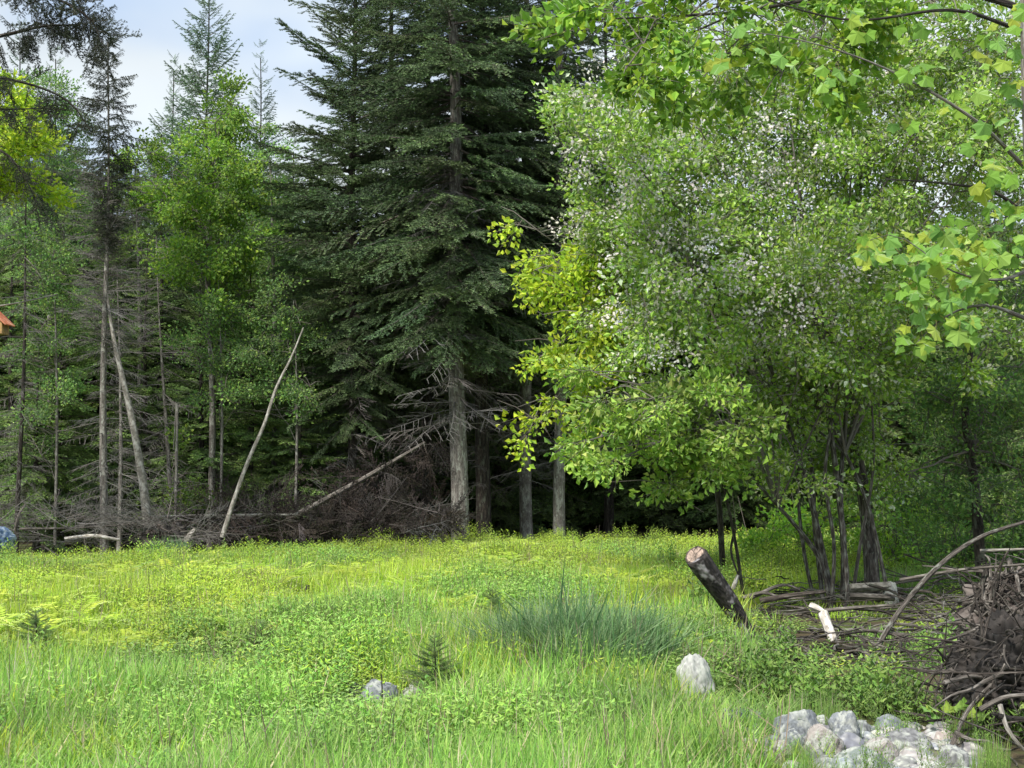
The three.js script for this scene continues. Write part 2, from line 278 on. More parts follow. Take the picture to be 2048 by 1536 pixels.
conifer('spruce_tree', { seed: 4, px: 1121, D: 26.4, r: 0.115, h: 16.5, y0: 3.4, rad: 2.6, gap: 0.22, n: 7, e0: -0.35, bark: greyBark, dead: [1.3, 4.6, 0.1, 1.2] }, 'spruce with a slim straight grey trunk below the yellow-leaved branch', 'spruce');
conifer('spruce_tree', { seed: 5, px: 704, D: 27.2, r: 0.095, h: 15.5, y0: 2.6, rad: 2.5, gap: 0.18, n: 7, e0: -0.45, e1: 1.05, ep: 0.8, bark: darkBark, dead: [0.8, 4.4, 0.07, 1.2] }, 'slimmer spruce with wide drooping boughs left of the big trunks', 'spruce');
conifer('spruce_tree', { seed: 6, px: 852, D: 28.6, r: 0.1, h: 14, y0: 3.6, rad: 2.6, gap: 0.22, n: 6, bark: darkBark, dead: [1, 4.4, 0.09, 1.2] }, 'spruce half hidden behind the thick grey trunk, on its left', 'spruce');
conifer('spruce_tree', { seed: 8, px: 782, D: 29.3, r: 0.1, h: 17, y0: 3.4, rad: 2.5, gap: 0.2, n: 7, bark: darkBark, dead: [1, 4, 0.1, 1.1] }, 'tall spruce behind the slimmer spruce, its trunk mostly hidden', 'spruce');
conifer('spruce_tree', { seed: 7, px: 1215, D: 30.5, r: 0.11, h: 14, y0: 2.2, rad: 2.7, gap: 0.22, n: 6, bark: darkBark, tone: [0.55, 0.9] }, 'dark spruce seen through gaps behind the yellow-leaved branch', 'spruce');

// dead and thin trees on the left
{
  const o = { seed: 21, px: 208, D: 24.5, r: 0.075, h: hAt(12, 24.5), y0: 5.4, rad: 0.85, gap: 0.075, n: 6, e0: -0.3, e1: 0.7, geo: SPARSE, len: 1.1, bark: greyBark, miss: 0.12, tone: [0.6, 1.1], prof: (u) => (u < 0.45 ? 0.3 + u * 1.1 : 1.15 - u * 0.85), dead: [3.6, 6.6, 0.016, 0.85, [-0.2, 0.75]] };
  conifer('dying_spruce', o, 'half-dead spruce with a thin grey trunk and grey twigs beside the leaning pole', 'spruce');
  const q = scene.children[scene.children.length - 1], low = []; for (let y = 0.6; y < 3.8; y += rr(0.03, 0.12)) { const a = rr(0, 6.283); low.push([setAt(V(0.02, y, 0), V(Math.cos(a), rr(-0.3, 0.1), Math.sin(a)), rr(0.35, 0.9) / 1.2, rr(-0.5, 0.5)), tint(0.7, 1.2, 0.06)]); } spread('dead_branches', DEAD, twigMat, low, q);
}
for (const [k, px, D, h, lean, label] of [[0, 38, 26, 8.2, [0.1, 0], 'thin straight dark trunk nearest the left edge of the picture'], [1, 243, 26.2, 5.4, [-0.1, 0], 'short bare grey snag between the half-dead spruce and the leaning pole'], [2, 345, 27, 6.2, [-0.35, 0], 'thin bare snag right of the thick leaning pole']])
  conifer('dead_snag', { seed: 30 + k, px, D, r: 0.05, h, y0: h * 0.86, rad: 0.4, gap: 0.3, n: 3, geo: SPARSE, len: 1.1, lean, bark: k ? greyBark : darkBark, dead: [0.8, h * 0.95, 0.05, 0.9] }, label, 'dead tree');

// larches against the sky
for (const [k, px, D, py, rad, label] of [[0, 408, 36, -170, 2.1, 'tall pale wispy larch standing alone against the sky'], [1, 338, 38, 90, 1.9, 'small wispy larch left of the tall larch'], [2, 515, 38, 60, 1.7, 'wispy larch between the tall larch and the dark spruce boughs'], [3, 100, 33, 60, 1.9, 'feathery green larch behind the branch hanging at top left'], [4, 30, 34, 20, 1.8, 'feathery larch at the upper left edge of the picture']])
  conifer('larch_tree', { seed: 40 + k, px, D, r: 0.08, h: hAt(py, D), y0: 3, rad: rad * 1.15, gap: 0.15, n: 6, e0: 0, e1: 0.6, geo: LARCH, len: 1.3, bark: darkBark, miss: 0.12, tone: [0.85, 1.3] }, label, 'larch');

// firs along the forest edge
const firs = [
  [318, 32, 215, 1.1, 'narrow dark fir with a pointed top left of the bright green aspen', [0.7, 1.0]],
  [585, 30, 250, 1.7, 'light green fir whose top meets the lowest sky, right of the aspen', [1.0, 1.5]],
  [500, 28.5, 470, 1.7, 'mid green fir below the aspen crown', [0.9, 1.35]],
  [400, 27.8, 520, 1.6, 'dark fir behind the thin bare snag', [0.75, 1.15]],
  [290, 29, 430, 1.6, 'fir behind the leaning grey pole', [0.8, 1.2]],
  [120, 28, 380, 1.8, 'bushy green fir left of the half-dead spruce', [0.95, 1.5]],
  [75, 27.2, 640, 1.4, 'low fir close to the left edge above the brush', [0.8, 1.3]],
  [600, 27.2, 640, 1.5, 'dark fir behind the thin leaning birch pole', [0.75, 1.1]],
  [660, 29.5, 420, 1.8, 'fir with grey-green boughs left of the slimmer spruce', [0.8, 1.2]],
  [500, 31, 350, 1.7, 'taller fir behind the mid green fir', [0.8, 1.3]],
  [20, 30, 330, 1.8, 'tall fir at the left edge behind the yellow leaves', [0.9, 1.3]],
  [210, 31, 330, 1.7, 'fir directly behind the half-dead spruce', [0.8, 1.2]],
  [790, 29.5, 560, 1.6, 'low fir behind the fallen brown spruce', [0.65, 1.0]],
  [1000, 31, 600, 1.5, 'young fir in the dark gap between the big trunks', [0.55, 0.85]],
  [1330, 31, 330, 2.0, 'dark fir behind the pale-leaved tree, left part', [0.6, 0.95]],
  [1480, 30, 300, 2.0, 'dark fir behind the middle of the pale-leaved tree', [0.65, 1.0]],
  [1640, 31, 280, 2.0, 'dark fir straight behind the clump of grey stems', [0.7, 1.1]],
  [1800, 29, 330, 2.0, 'fir behind the right part of the pale-leaved tree', [0.8, 1.2]],
  [1950, 28, 250, 2.0, 'fir near the right edge behind the maple leaves', [0.8, 1.2]],
  [2080, 26, 350, 2.0, 'fir at the right edge of the picture behind everything', [0.8, 1.2]],
];
firs.forEach(([px, D, py, rad, label, tone], k) => conifer('fir_tree', { seed: 60 + k, px, D, r: 0.075, h: hAt(py, D), y0: 0.45, rad, gap: 0.15, n: 6, e0: -0.25, e1: 0.6, geo: MED, len: 1.3, bark: darkBark, tone: px < 720 ? tone.map((v) => v * 1.3) : tone, dead: [0.3, 2.2, 0.2, 0.8] }, label, 'fir'));

// the wood behind, which reads as one mass
{
  R = rngOf(777); const g = thing('background_forest', V(0, 0, 0), 'dense dark wood of conifers filling the background behind the single trees', 'forest', null); g.userData.kind = 'stuff';
  const tr = [], trc = [], cr = [], trunk = wood([V(0, 0, 0), V(0.05, 0.5, 0), V(0, 1, 0)], [0.011, 0.008, 0.002], { sides: 6, step: 0.2, caps: false });
  for (let k = 0; k < 520; k++) {
    const D = 31.5 + 30 * Math.pow(R(), 1.15), px = rr(-350, 2400); if (px > 1250 && D > 36 && R() < 0.6) continue; const top = px < 640 ? rr(270, 430) : rr(330, 520), h = hAt(top, D), p = base(px, D);
    tr.push(new THREE.Matrix4().makeRotationY(rr(0, 6)).scale(V(h, h * 0.94, h)).setPosition(p)); trc.push(tint(0.6, 1.1, 0.05));
    const y0 = rr(0.2, 1.2), rad = rr(1.3, 2.1), f = rr(0.7, 1.4), gap = 0.26 + (D - 30) * 0.006;
    for (let y = y0; y < h; y += rr(0.6, 1.3) * gap) { const u = (y - y0) / (h - y0), n = 5, a0 = rr(0, 6); for (let j = 0; j < n; j++) { const a = a0 + j / n * 6.28 + rr(-0.4, 0.4), e = mix(-0.25, 0.6, u) + rr(-0.15, 0.15), L = Math.max(0.38, rad * Math.pow(1 - u, 0.62) * rr(0.7, 1.15)); cr.push([setAt(V(p.x, p.y + y, p.z), V(Math.cos(a) * Math.cos(e), Math.sin(e), Math.sin(a) * Math.cos(e)), L / 1.3, rr(-0.3, 0.3)), tint(f * 0.8, f * 1.15)]); } }
  }
  copies('trunks', trunk, darkBark, tr, trc, g); spread('boughs', MED, needleMat, cr, g);
}

// ---------- broad-leaved trees: limbs reach to clumps, clumps carry sprigs ----------
// blobs: [px, py, D, radius in picture rows, sprigs, tone range]
function clumps(t, blobs, geos, mat, org, flat = 0.8, name = 'foliage') {
  const list = [];
  for (const [px, py, D, r, n, tone = [0.8, 1.2]] of blobs) {
    const c = at(px, py, D).sub(org), rad = r * D / F;
    const subs = Math.max(1, Math.round(n / (name === 'blossom' ? 3 : 14)));
    for (let j = 0; j < subs; j++) {
      const d = rdir(), q = Math.pow(R(), 0.4) * 1.05, m = c.clone().add(V(d.x * rad * q, d.y * rad * q * flat, d.z * rad * q * 1.15)), sr = Math.min(rad * 0.6, rr(0.16, 0.34)), own = rr(...tone);
      for (let k = 0; k < n / subs; k++) { const g = rdir(), w = Math.pow(R(), 0.6) * sr, p = m.clone().add(V(g.x * w * 1.3, g.y * w * 0.6, g.z * w * 1.3)), out = d.clone().multiplyScalar(0.7).add(V(rr(-0.6, 0.6), rr(-0.45, 0.2), rr(-0.6, 0.6))); list.push([setAt(p, out, rr(0.75, 1.25), rr(-3, 3)), tint(own * 0.88, own * 1.12, 0.08)]); }
    }
  }
  spread(name, geos, mat, list, t);
}
function limbs(G, from, to, r0, n = 4, col = [0.15, 0.135, 0.12]) { // a bent limb and side twigs
  const pts = [from]; for (let k = 1; k < n; k++) { const f = k / n, p = from.clone().lerp(to, f); p.y += Math.sin(f * 3.14) * from.distanceTo(to) * 0.1 + rr(-0.08, 0.08); p.x += rr(-0.1, 0.1); p.z += rr(-0.1, 0.1); pts.push(p); } pts.push(to);
  twig(G, pts, r0, 0.006, jit(col, 0.15), 5);
  for (let k = 0; k < 9; k++) { const f = rr(0.3, 1), i = Math.min(n - 1, Math.floor(f * n)), p = pts[i].clone().lerp(pts[i + 1], f * n - i), d = rdir(); d.y = d.y * 0.5 + 0.1; const L = rr(0.25, 0.75), m = p.clone().addScaledVector(d, L * 0.5), e = p.clone().addScaledVector(d, L); e.y -= 0.06; twig(G, [p, m, e], 0.007, 0.003, jit(col, 0.2), 3); }
}
function stem(t, org, list, radii, mat, name = 'stem', seed = 1) { return part(name, wood(list.map((p) => at(...p).sub(org)), radii, { sides: 9, rough: 0.05, seed, step: 0.12 }), mat, t); }

// pale-leaved tree with many stems (right half of the picture)
{
  R = rngOf(901); const org = base(1668, 15.6), t = thing('multistem_tree', org, 'large pale-leaved tree of several thin grey stems filling the right half', 'tree');
  const D = 15.6, S = [
    [[[1668, 1225, D], [1650, 1130, D], [1618, 985, D], [1560, 800, D - 0.2], [1480, 560, D - 0.5]], [0.042, 0.035, 0.028, 0.018, 0.008]],
    [[[1686, 1225, D + 0.1], [1688, 1100, D], [1674, 960, D], [1640, 700, D], [1600, 380, D]], [0.04, 0.034, 0.029, 0.022, 0.01]],
    [[[1664, 1225, D - 0.1], [1640, 1120, D - 0.2], [1590, 1050, D - 0.3], [1556, 1012, D - 0.4], [1480, 930, D - 0.6]], [0.03, 0.027, 0.022, 0.018, 0.006]],
    [[[1690, 1290, D - 0.6], [1694, 1160, D - 0.4], [1682, 1000, D], [1700, 760, D + 0.2], [1760, 420, D + 0.4]], [0.026, 0.026, 0.024, 0.018, 0.008]],
    [[[1648, 1220, D + 0.2], [1630, 1060, D + 0.2], [1610, 880, D + 0.4], [1450, 640, D + 0.8], [1300, 420, D + 1]], [0.028, 0.025, 0.021, 0.016, 0.006]],
    [[[1702, 1215, D + 0.3], [1722, 1080, D + 0.3], [1746, 940, D + 0.3], [1740, 740, D + 0.5]], [0.022, 0.019, 0.016, 0.008]],
    [[[1634, 1225, D + 0.1], [1606, 1090, D + 0.1], [1596, 930, D + 0.2], [1620, 760, D + 0.3]], [0.022, 0.02, 0.017, 0.008]],
    [[[1662, 1230, D - 0.3], [1668, 1090, D - 0.3], [1650, 950, D - 0.3], [1680, 760, D - 0.2]], [0.024, 0.021, 0.018, 0.008]],
    [[[1778, 1200, D - 0.3], [1764, 1130, D - 0.2], [1735, 1010, D], [1690, 905, D], [1610, 760, D]], [0.022, 0.021, 0.02, 0.018, 0.008]],
  ];
  S.forEach(([l, r], k) => stem(t, org, l, r, k === 5 ? stickBark : spruceBark, 'stem', k + 3));
  const B = [];
  const cl = [[1250, 300, 100], [1210, 420, 90], [1330, 240, 120], [1440, 210, 120], [1310, 400, 130], [1430, 360, 140], [1560, 280, 140], [1560, 440, 140], [1680, 330, 140], [1330, 540, 130], [1450, 540, 140], [1600, 580, 140], [1720, 500, 130], [1240, 590, 90], [1330, 680, 110], [1470, 690, 130], [1620, 720, 130], [1760, 660, 130], [1530, 820, 100], [1690, 840, 110], [1820, 380, 130], [1840, 560, 120], [1200, 250, 60], [1180, 180, 40], [1150, 300, 45], [1480, 900, 60], [1600, 930, 60], [1780, 900, 70], [1700, 190, 120], [1830, 260, 120], [1950, 330, 110], [2010, 450, 100], [1940, 150, 110], [1400, 120, 100], [1270, 170, 70], [1560, 150, 120], [1900, 680, 110], [1660, 640, 100], [1380, 620, 90], [1540, 520, 90], [2030, 250, 90], [2000, 60, 100], [1880, 60, 90], [2060, 380, 90]];
  for (const [x, y, r] of cl) B.push([x, y, D + rr(-1.3, 1.6), r, Math.round(r * r * 0.0098), [0.85, 1.6]]);
  const wd = new Geo(); for (const b of B) { const f = pick(S.filter((e) => e[0].length > 4))[0], q = f[3], from = at(q[0], q[1], q[2]).sub(org); limbs(wd, from, at(b[0], b[1], b[2]).sub(org), 0.017); }
  part('limbs', wd.build(), twigMat, t); clumps(t, B, SERVICE, glossyLeafMat, org);
  clumps(t, B.filter((b) => b[0] < 1750 && b[1] < 760 && b[1] > 90).map((b) => [b[0], b[1], b[2] - 0.3, b[3] * 1.05, Math.round(b[3] * b[3] * (b[0] < 1480 && b[1] < 620 ? 0.0042 : 0.0016)), [0.9, 1.05]]), BLOSSOM, petalMat, org, 0.8, 'blossom');
}
// fresh green bush hanging at its lower left
{
  R = rngOf(931); const org = base(1480, 15), t = thing('hanging_branch_tree', org, 'slim tree whose fresh green branch hangs low before the dark forest', 'tree');
  stem(t, org, [[1490, 1215, 15], [1470, 1080, 15], [1440, 950, 14.8], [1400, 850, 14.6]], [0.02, 0.017, 0.013, 0.008], darkBark, 'trunk', 2);
  const wd = new Geo(), B = [[1215, 885, 28], [1250, 915, 26], [1240, 840, 34], [1290, 870, 40], [1300, 930, 34], [1350, 890, 46], [1340, 950, 24], [1330, 990, 16], [1400, 900, 46], [1440, 850, 40], [1215, 785, 30], [1260, 770, 34], [1310, 800, 44], [1370, 820, 50], [1420, 790, 44], [1470, 830, 40], [1480, 890, 34], [1180, 880, 12], [1180, 740, 26]].map(([x, y, r]) => [x, y, 14.4 + rr(-0.6, 0.6), r, Math.round(4 + r * r * 0.012), [0.65, 1.2]]);
  for (const b of B) limbs(wd, at(1420, 880, 14.7).sub(org), at(b[0], b[1], b[2]).sub(org), 0.009);
  part('limbs', wd.build(), twigMat, t); clumps(t, B, FRESH, glossyLeafMat, org, 0.75);
}
// yellow-leaved branch reaching left before the big spruces
{
  R = rngOf(951); const org = base(1445, 18.5), t = thing('yellow_leaved_tree', org, 'tree with bright yellow-green leaves reaching left in front of the spruces', 'tree');
  stem(t, org, [[1446, 1130, 18.5], [1430, 960, 18.3], [1350, 780, 17.6], [1240, 610, 17], [1180, 470, 17]], [0.04, 0.036, 0.03, 0.02, 0.008], darkBark, 'trunk', 2);
  const wd = new Geo(), B = [[1060, 490, 38], [1110, 480, 45], [1160, 500, 55], [1040, 540, 22], [1105, 560, 40], [1160, 590, 55], [1120, 650, 38], [1160, 690, 55], [1080, 700, 38], [1050, 715, 20], [1110, 735, 35], [1190, 740, 50], [1090, 780, 22], [1160, 800, 40], [1130, 830, 24], [1055, 835, 16], [1030, 865, 11], [1080, 830, 14], [1018, 437, 14], [1210, 660, 60], [1220, 540, 60]].map(([x, y, r]) => [x + 28, y, 16.6 + rr(-0.5, 0.5), r, Math.round(2 + r * r * 0.0125), [1.1, 1.5]]);
  for (const b of B) limbs(wd, at(1240, 640, 17).sub(org), at(b[0], b[1], b[2]).sub(org), 0.01);
  part('limbs', wd.build(), twigMat, t); clumps(t, B, YELLOW, leafMat, org, 0.7);
}
// dark leafy trees low on the right
{
  R = rngOf(971); const org = base(1960, 17), t = thing('shaded_tree', org, 'shaded dark green leafy tree at the right edge above the brush pile', 'tree');
  stem(t, org, [[1965, 1170, 17], [1950, 980, 17], [1930, 800, 17], [1960, 600, 17]], [0.07, 0.06, 0.045, 0.02], darkBark, 'trunk', 2);
  const wd = new Geo(), B = [[1850, 780, 90], [1960, 760, 100], [2050, 720, 90], [1900, 880, 100], [2010, 880, 100], [1830, 960, 60], [1950, 980, 90], [2050, 980, 80], [1870, 1040, 50], [1980, 640, 90], [2040, 560, 80], [1760, 1000, 40]].map(([x, y, r]) => [x, y, 17 + rr(-1, 1), r, Math.round(r * r * 0.009), [0.7, 1.4]]);
  for (const b of B) limbs(wd, at(1945, 900, 17).sub(org), at(b[0], b[1], b[2]).sub(org), 0.016);
  part('limbs', wd.build(), twigMat, t); clumps(t, B, DARKLEAF, leafMat, org);
}
// shrubs closing the view behind the stems
for (const [px, D, geos, label, list, tone] of [
  [1590, 20, ASPEN, 'bright yellow-green shrub behind the left stems of the clump', [[1560, 1060, 44], [1610, 1040, 44], [1640, 1080, 40], [1580, 1100, 40], [1530, 1090, 30]], [1.0, 1.6]],
  [1800, 19.5, ASPEN, 'light green shrub right of the thick dark trunk', [[1790, 1020, 36], [1770, 1050, 30], [1820, 1060, 44], [1850, 1090, 44], [1790, 1100, 40]], [0.95, 1.5]],
  [1920, 18.5, DARKLEAF, 'green shrub behind the brown earth mound', [[1900, 1040, 50], [1950, 1080, 50], [1870, 1100, 44], [1930, 1120, 44]], [1.1, 1.8]],
  [2030, 18, DARKLEAF, 'dark green shrub at the right edge above the earth mound', [[2020, 1010, 50], [2060, 1060, 60], [1990, 1060, 44], [2030, 1110, 44]], [0.95, 1.5]]]) {
  R = rngOf(2995 + px); const org = base(px, D), t = thing('shrub', org, label, 'shrub'), wd = new Geo(), B = list.map(([x, y, r]) => [x, y, D + rr(-0.5, 0.5), r, Math.round(5 + r * r * 0.013), tone]);
  for (const b of B) limbs(wd, V(rr(-0.2, 0.2), 0, rr(-0.2, 0.2)), at(b[0], b[1], b[2]).sub(org), 0.011);
  for (let k = 0; k < 26; k++) { const p = V(rr(-0.7, 0.7), 0, rr(-0.5, 0.5)), e = p.clone().add(V(rr(-0.5, 0.5), rr(0.5, 1.4), rr(-0.4, 0.4))); twig(wd, [p, p.clone().lerp(e, 0.5).add(V(rr(-0.1, 0.1), 0, 0)), e], 0.007, 0.002, jit([0.17, 0.15, 0.13], 0.2), 3); }
  part('stems', wd.build(), twigMat, t); clumps(t, B, geos, leafMat, org, 0.8);
}
// single thick trunk among the stems
{
  R = rngOf(981); const org = base(1735, 16.2), t = thing('thick_trunk_tree', org, 'tree with the single thickest dark grey trunk behind the clump of thin stems', 'tree');
  stem(t, org, [[1748, 1230, 16.2], [1742, 1120, 16.2], [1730, 1000, 16.2], [1708, 880, 16.2], [1700, 600, 16.4], [1730, 250, 16.6]], [0.088, 0.08, 0.072, 0.062, 0.05, 0.02], spruceBark, 'trunk', 4);
  const wd = new Geo(), B = [[1980, 90, 110], [2030, 200, 90], [1640, 60, 110], [1760, 120, 120], [1860, 40, 120], [1900, 180, 110], [1780, 250, 100], [1560, 120, 100], [1950, 300, 100]].map(([x, y, r]) => [x, y, 16.4 + rr(-1, 1), r, Math.round(r * r * 0.0075), [0.75, 1.2]]);
  for (const b of B) limbs(wd, at(1708, 480, 16.4).sub(org), at(b[0], b[1], b[2]).sub(org), 0.018);
  part('limbs', wd.build(), twigMat, t); clumps(t, B, SERVICE, glossyLeafMat, org);
}
// aspens and yellow leaves on the left
{
  R = rngOf(991); const org = base(418, 27), t = thing('aspen_tree', org, 'bright yellow-green aspen rising into the sky left of the spruces', 'aspen');
  stem(t, org, [[420, 1100, 27], [425, 800, 27], [415, 500, 27], [440, 240, 27]], [0.07, 0.06, 0.045, 0.012], greyBark, 'trunk', 3);
  const wd = new Geo(), B = [[462, 205, 30], [430, 230, 34], [480, 240, 24], [440, 280, 40], [405, 265, 30], [470, 310, 34], [400, 330, 44], [440, 360, 50], [360, 385, 44], [410, 410, 54], [470, 400, 40], [340, 345, 24], [350, 440, 46], [420, 470, 56], [480, 460, 44], [310, 350, 20], [265, 350, 18], [290, 300, 18], [250, 370, 14], [320, 410, 30], [390, 520, 46], [450, 540, 46], [480, 590, 30], [400, 590, 30]].map(([x, y, r]) => [x, y, 27 + rr(-0.8, 0.8), r, Math.round(6 + r * r * 0.03), [0.75, 1.2]]);
  for (const b of B) limbs(wd, at(420, Math.min(620, b[1] + 120), 27).sub(org), at(b[0], b[1], b[2]).sub(org), 0.014);
  part('limbs', wd.build(), twigMat, t); clumps(t, B, ASPEN, leafMat, org, 0.9);
}
{
  R = rngOf(1001); const org = base(-130, 21), t = thing('yellow_birch', org, 'tree with yellow leaves cut by the left edge of the picture', 'tree');
  stem(t, org, [[-130, 1110, 21], [-120, 800, 21], [-100, 500, 21], [-60, 150, 21]], [0.08, 0.07, 0.05, 0.015], greyBark, 'trunk', 3);
  const wd = new Geo(), B = [[10, 200, 44], [20, 165, 30], [25, 260, 44], [60, 290, 26], [15, 320, 42], [50, 330, 28], [20, 380, 30], [70, 375, 22], [-40, 260, 60], [-60, 360, 50]].map(([x, y, r]) => [x, y, 21 + rr(-0.4, 0.4), r, Math.round(3 + r * r * 0.026), [1.15, 1.55]]);
  for (const b of B) limbs(wd, at(-100, 500, 21).sub(org), at(b[0], b[1], b[2]).sub(org), 0.012);
  part('limbs', wd.build(), twigMat, t); clumps(t, B, YELLOW, leafMat, org);
}
for (const [px, D, geos, label, list, tone] of [
  [95, 28.5, DARKLEAF, 'soft green birch between the yellow leaves and the half-dead spruce', [[95, 190, 40], [70, 260, 50], [125, 270, 44], [95, 340, 60], [140, 350, 50], [60, 420, 50], [120, 440, 60], [40, 480, 50], [160, 440, 36]], [1.0, 1.6]],
  [545, 29.5, DARKLEAF, 'soft green birch between the aspen and the dark spruce boughs', [[545, 300, 34], [520, 350, 40], [570, 370, 40], [540, 420, 50], [500, 440, 40], [580, 460, 44], [530, 510, 50], [520, 250, 18]], [1.1, 1.8]],
  [275, 30, ASPEN, 'small aspen with yellow-green leaves right of the half-dead spruce', [[270, 300, 30], [290, 350, 34], [255, 380, 30], [285, 420, 40], [300, 470, 36]], [0.6, 1.0]]]) {
  R = rngOf(995 + px); const org = base(px, D), t = thing('birch_tree', org, label, 'birch');
  stem(t, org, [[px, 1080, D], [px + 5, 700, D], [px - 4, list[0][1] + 30, D]], [0.06, 0.05, 0.012], greyBark, 'trunk', 3);
  const wd = new Geo(), B = list.map(([x, y, r]) => [x, y, D + rr(-0.6, 0.6), r, Math.round(6 + r * r * 0.03), tone]);
  for (const b of B) limbs(wd, at(px, Math.min(640, b[1] + 110), D).sub(org), at(b[0], b[1], b[2]).sub(org), 0.012);
  part('limbs', wd.build(), twigMat, t); clumps(t, B, geos, leafMat, org, 0.9);
}
for (const [px, D, geos, label, list, tone] of [
  [440, 26.3, DARKLEAF, 'leafy green sapling below the aspen between the two leaning poles', [[440, 560, 40], [470, 620, 50], [410, 640, 44], [450, 690, 50], [500, 690, 36], [380, 700, 34], [440, 760, 40], [480, 800, 34]], [0.9, 1.6]],
  [590, 26.4, DARKLEAF, 'leafy green sapling behind the top of the white birch pole', [[590, 600, 40], [560, 650, 40], [620, 680, 44], [570, 730, 44], [620, 770, 40], [540, 790, 40]], [0.8, 1.5]],
  [110, 26.4, DARKLEAF, 'leafy green sapling left of the half-dead spruce above the grey twigs', [[110, 500, 44], [60, 540, 44], [140, 590, 44], [90, 640, 50], [50, 700, 44], [130, 720, 44], [100, 820, 50], [60, 870, 40]], [0.9, 1.6]],
  [350, 25.2, ASPEN, 'low bright green sapling at the foot of the bare snag', [[350, 900, 14], [365, 950, 20], [350, 990, 26], [375, 1010, 24]], [0.45, 0.75]]]) {
  R = rngOf(1995 + px); const org = base(px, D), t = thing('sapling', org, label, 'sapling');
  stem(t, org, [[px, 1090, D], [px + 4, 800, D], [px - 3, list[0][1], D]], [0.03, 0.025, 0.008], greyBark, 'trunk', 3);
  const wd = new Geo(), B = list.map(([x, y, r]) => [x, y, D + rr(-0.5, 0.5), r, Math.round(4 + r * r * 0.022), tone]);
  for (const b of B) limbs(wd, at(px, Math.min(960, b[1] + 90), D).sub(org), at(b[0], b[1], b[2]).sub(org), 0.008);
  part('limbs', wd.build(), twigMat, t); clumps(t, B, geos, leafMat, org, 0.9);
}
// dark larch branches hanging in at the top left
{
  R = rngOf(1011); const org = base(-160, 17), t = thing('overhanging_larch', org, 'dark larch outside the left edge whose bare branches hang in at the top', 'larch');
  stem(t, org, [[-160, 1180, 17], [-150, 600, 17], [-140, -200, 17]], [0.13, 0.1, 0.06], darkBark, 'trunk', 5);
  const br = [[[[-150, 95, 17], [0, 72, 17], [90, 52, 17], [160, 50, 17.2]], 0.03], [[[-150, 130, 17], [0, 155, 17], [80, 175, 17], [140, 205, 17], [180, 260, 17]], 0.022], [[[-150, -30, 17], [40, -20, 17], [130, 5, 17], [190, 50, 17], [200, 90, 17]], 0.03], [[[-150, 205, 17], [0, 218, 17], [100, 216, 17]], 0.018], [[[-150, 290, 17], [0, 300, 17], [40, 340, 17], [80, 420, 17]], 0.018]];
  const nd = [];
  for (const [l, r] of br) {
    const pts = l.map((p) => at(...p).sub(org)), cv = new THREE.CatmullRomCurve3(pts);
    part('branch', wood(pts, [r, r * 0.8, r * 0.3], { sides: 7, step: 0.15 }), darkBark, t);
    for (let k = 0; k < 30; k++) { const f = rr(0.35, 1), p = cv.getPointAt(f); nd.push([setAt(p, V(rr(-0.3, 0.6), rr(-1, 0.05), rr(-0.6, 0.6)), rr(0.15, 0.42), rr(-3, 3)), tint(0.5, 0.9)]); }
    if (r === 0.03) for (let k = 0; k < 26; k++) { const f = rr(0.5, 1), p = cv.getPointAt(f); nd.push([setAt(p, V(rr(-0.5, 0.7), rr(-0.8, 0.3), rr(-0.6, 0.6)), rr(0.25, 0.5), rr(-3, 3)), tint(0.45, 0.8)]); }
  }
  spread('needles', SPARSE, needleMat, nd, t);
}

// maple close on the right: large leaves are made one by one
function mapleLeaf(seed) {
  R = rngOf(seed); const G = new Geo(), lobes = [[0, 1], [0.1, 0.84], [0.2, 0.7], [0.34, 0.76], [0.42, 0.9], [0.52, 0.72], [0.62, 0.58], [0.82, 0.64], [1.0, 0.24]], pts = [];
  const P = (a, r) => { const an = Math.PI / 2 - a * 2.5; return [Math.cos(an) * r, Math.sin(an) * r]; };
  for (let k = lobes.length - 1; k > 0; k--) { const [x, y] = P(lobes[k][0], lobes[k][1]); pts.push([-x, y]); } for (const [a, r] of lobes) pts.push(P(a, r));
  const c = jit([[0.22, 0.42, 0.05], [0.28, 0.48, 0.06], [0.17, 0.34, 0.05], [0.36, 0.46, 0.05], [0.13, 0.28, 0.05], [0.3, 0.5, 0.09], [0.32, 0.44, 0.06], [0.2, 0.4, 0.08]][seed % 8], 0.12), cv = rr(0.1, 0.5), cx = rr(0.05, 0.5), z = (x, y) => cx * Math.abs(x) - cv * y * y + rr(-0.09, 0.09);
  const o = G.v(V(0, 0.05, 0), c), id = pts.map(([x, y]) => G.v(V(x * rr(0.9, 1.05), y + 0.3, -z(x, y)), c)), b = G.v(V(0, 0.25, 0.02), c);
  for (let k = 0; k < id.length - 1; k++) G.tri(b, id[k + 1], id[k]); G.tri(o, b, id[0]); G.tri(o, id[id.length - 1], b);
  twig(G, [V(0, -0.7, -0.1), V(0, -0.3, 0.02), V(0, 0.28, 0)], 0.018, 0.014, [0.3, 0.24, 0.06], 3);
  return G.build();
}
const MAPLE = [1, 2, 3, 4, 5, 6, 7, 8, 9, 10, 11, 12, 13, 14, 15, 16].map((s) => mapleLeaf(300 + s));
function hangLeaf(parent, p, size, mat = leafMat) { const m = part('leaf', pick(MAPLE), mat, parent); m.position.copy(p); m.scale.setScalar(size); m.rotation.set(rr(-0.9, 0.5), rr(-0.9, 0.9), Math.PI + rr(-1.1, 1.1), 'YXZ'); return m; }
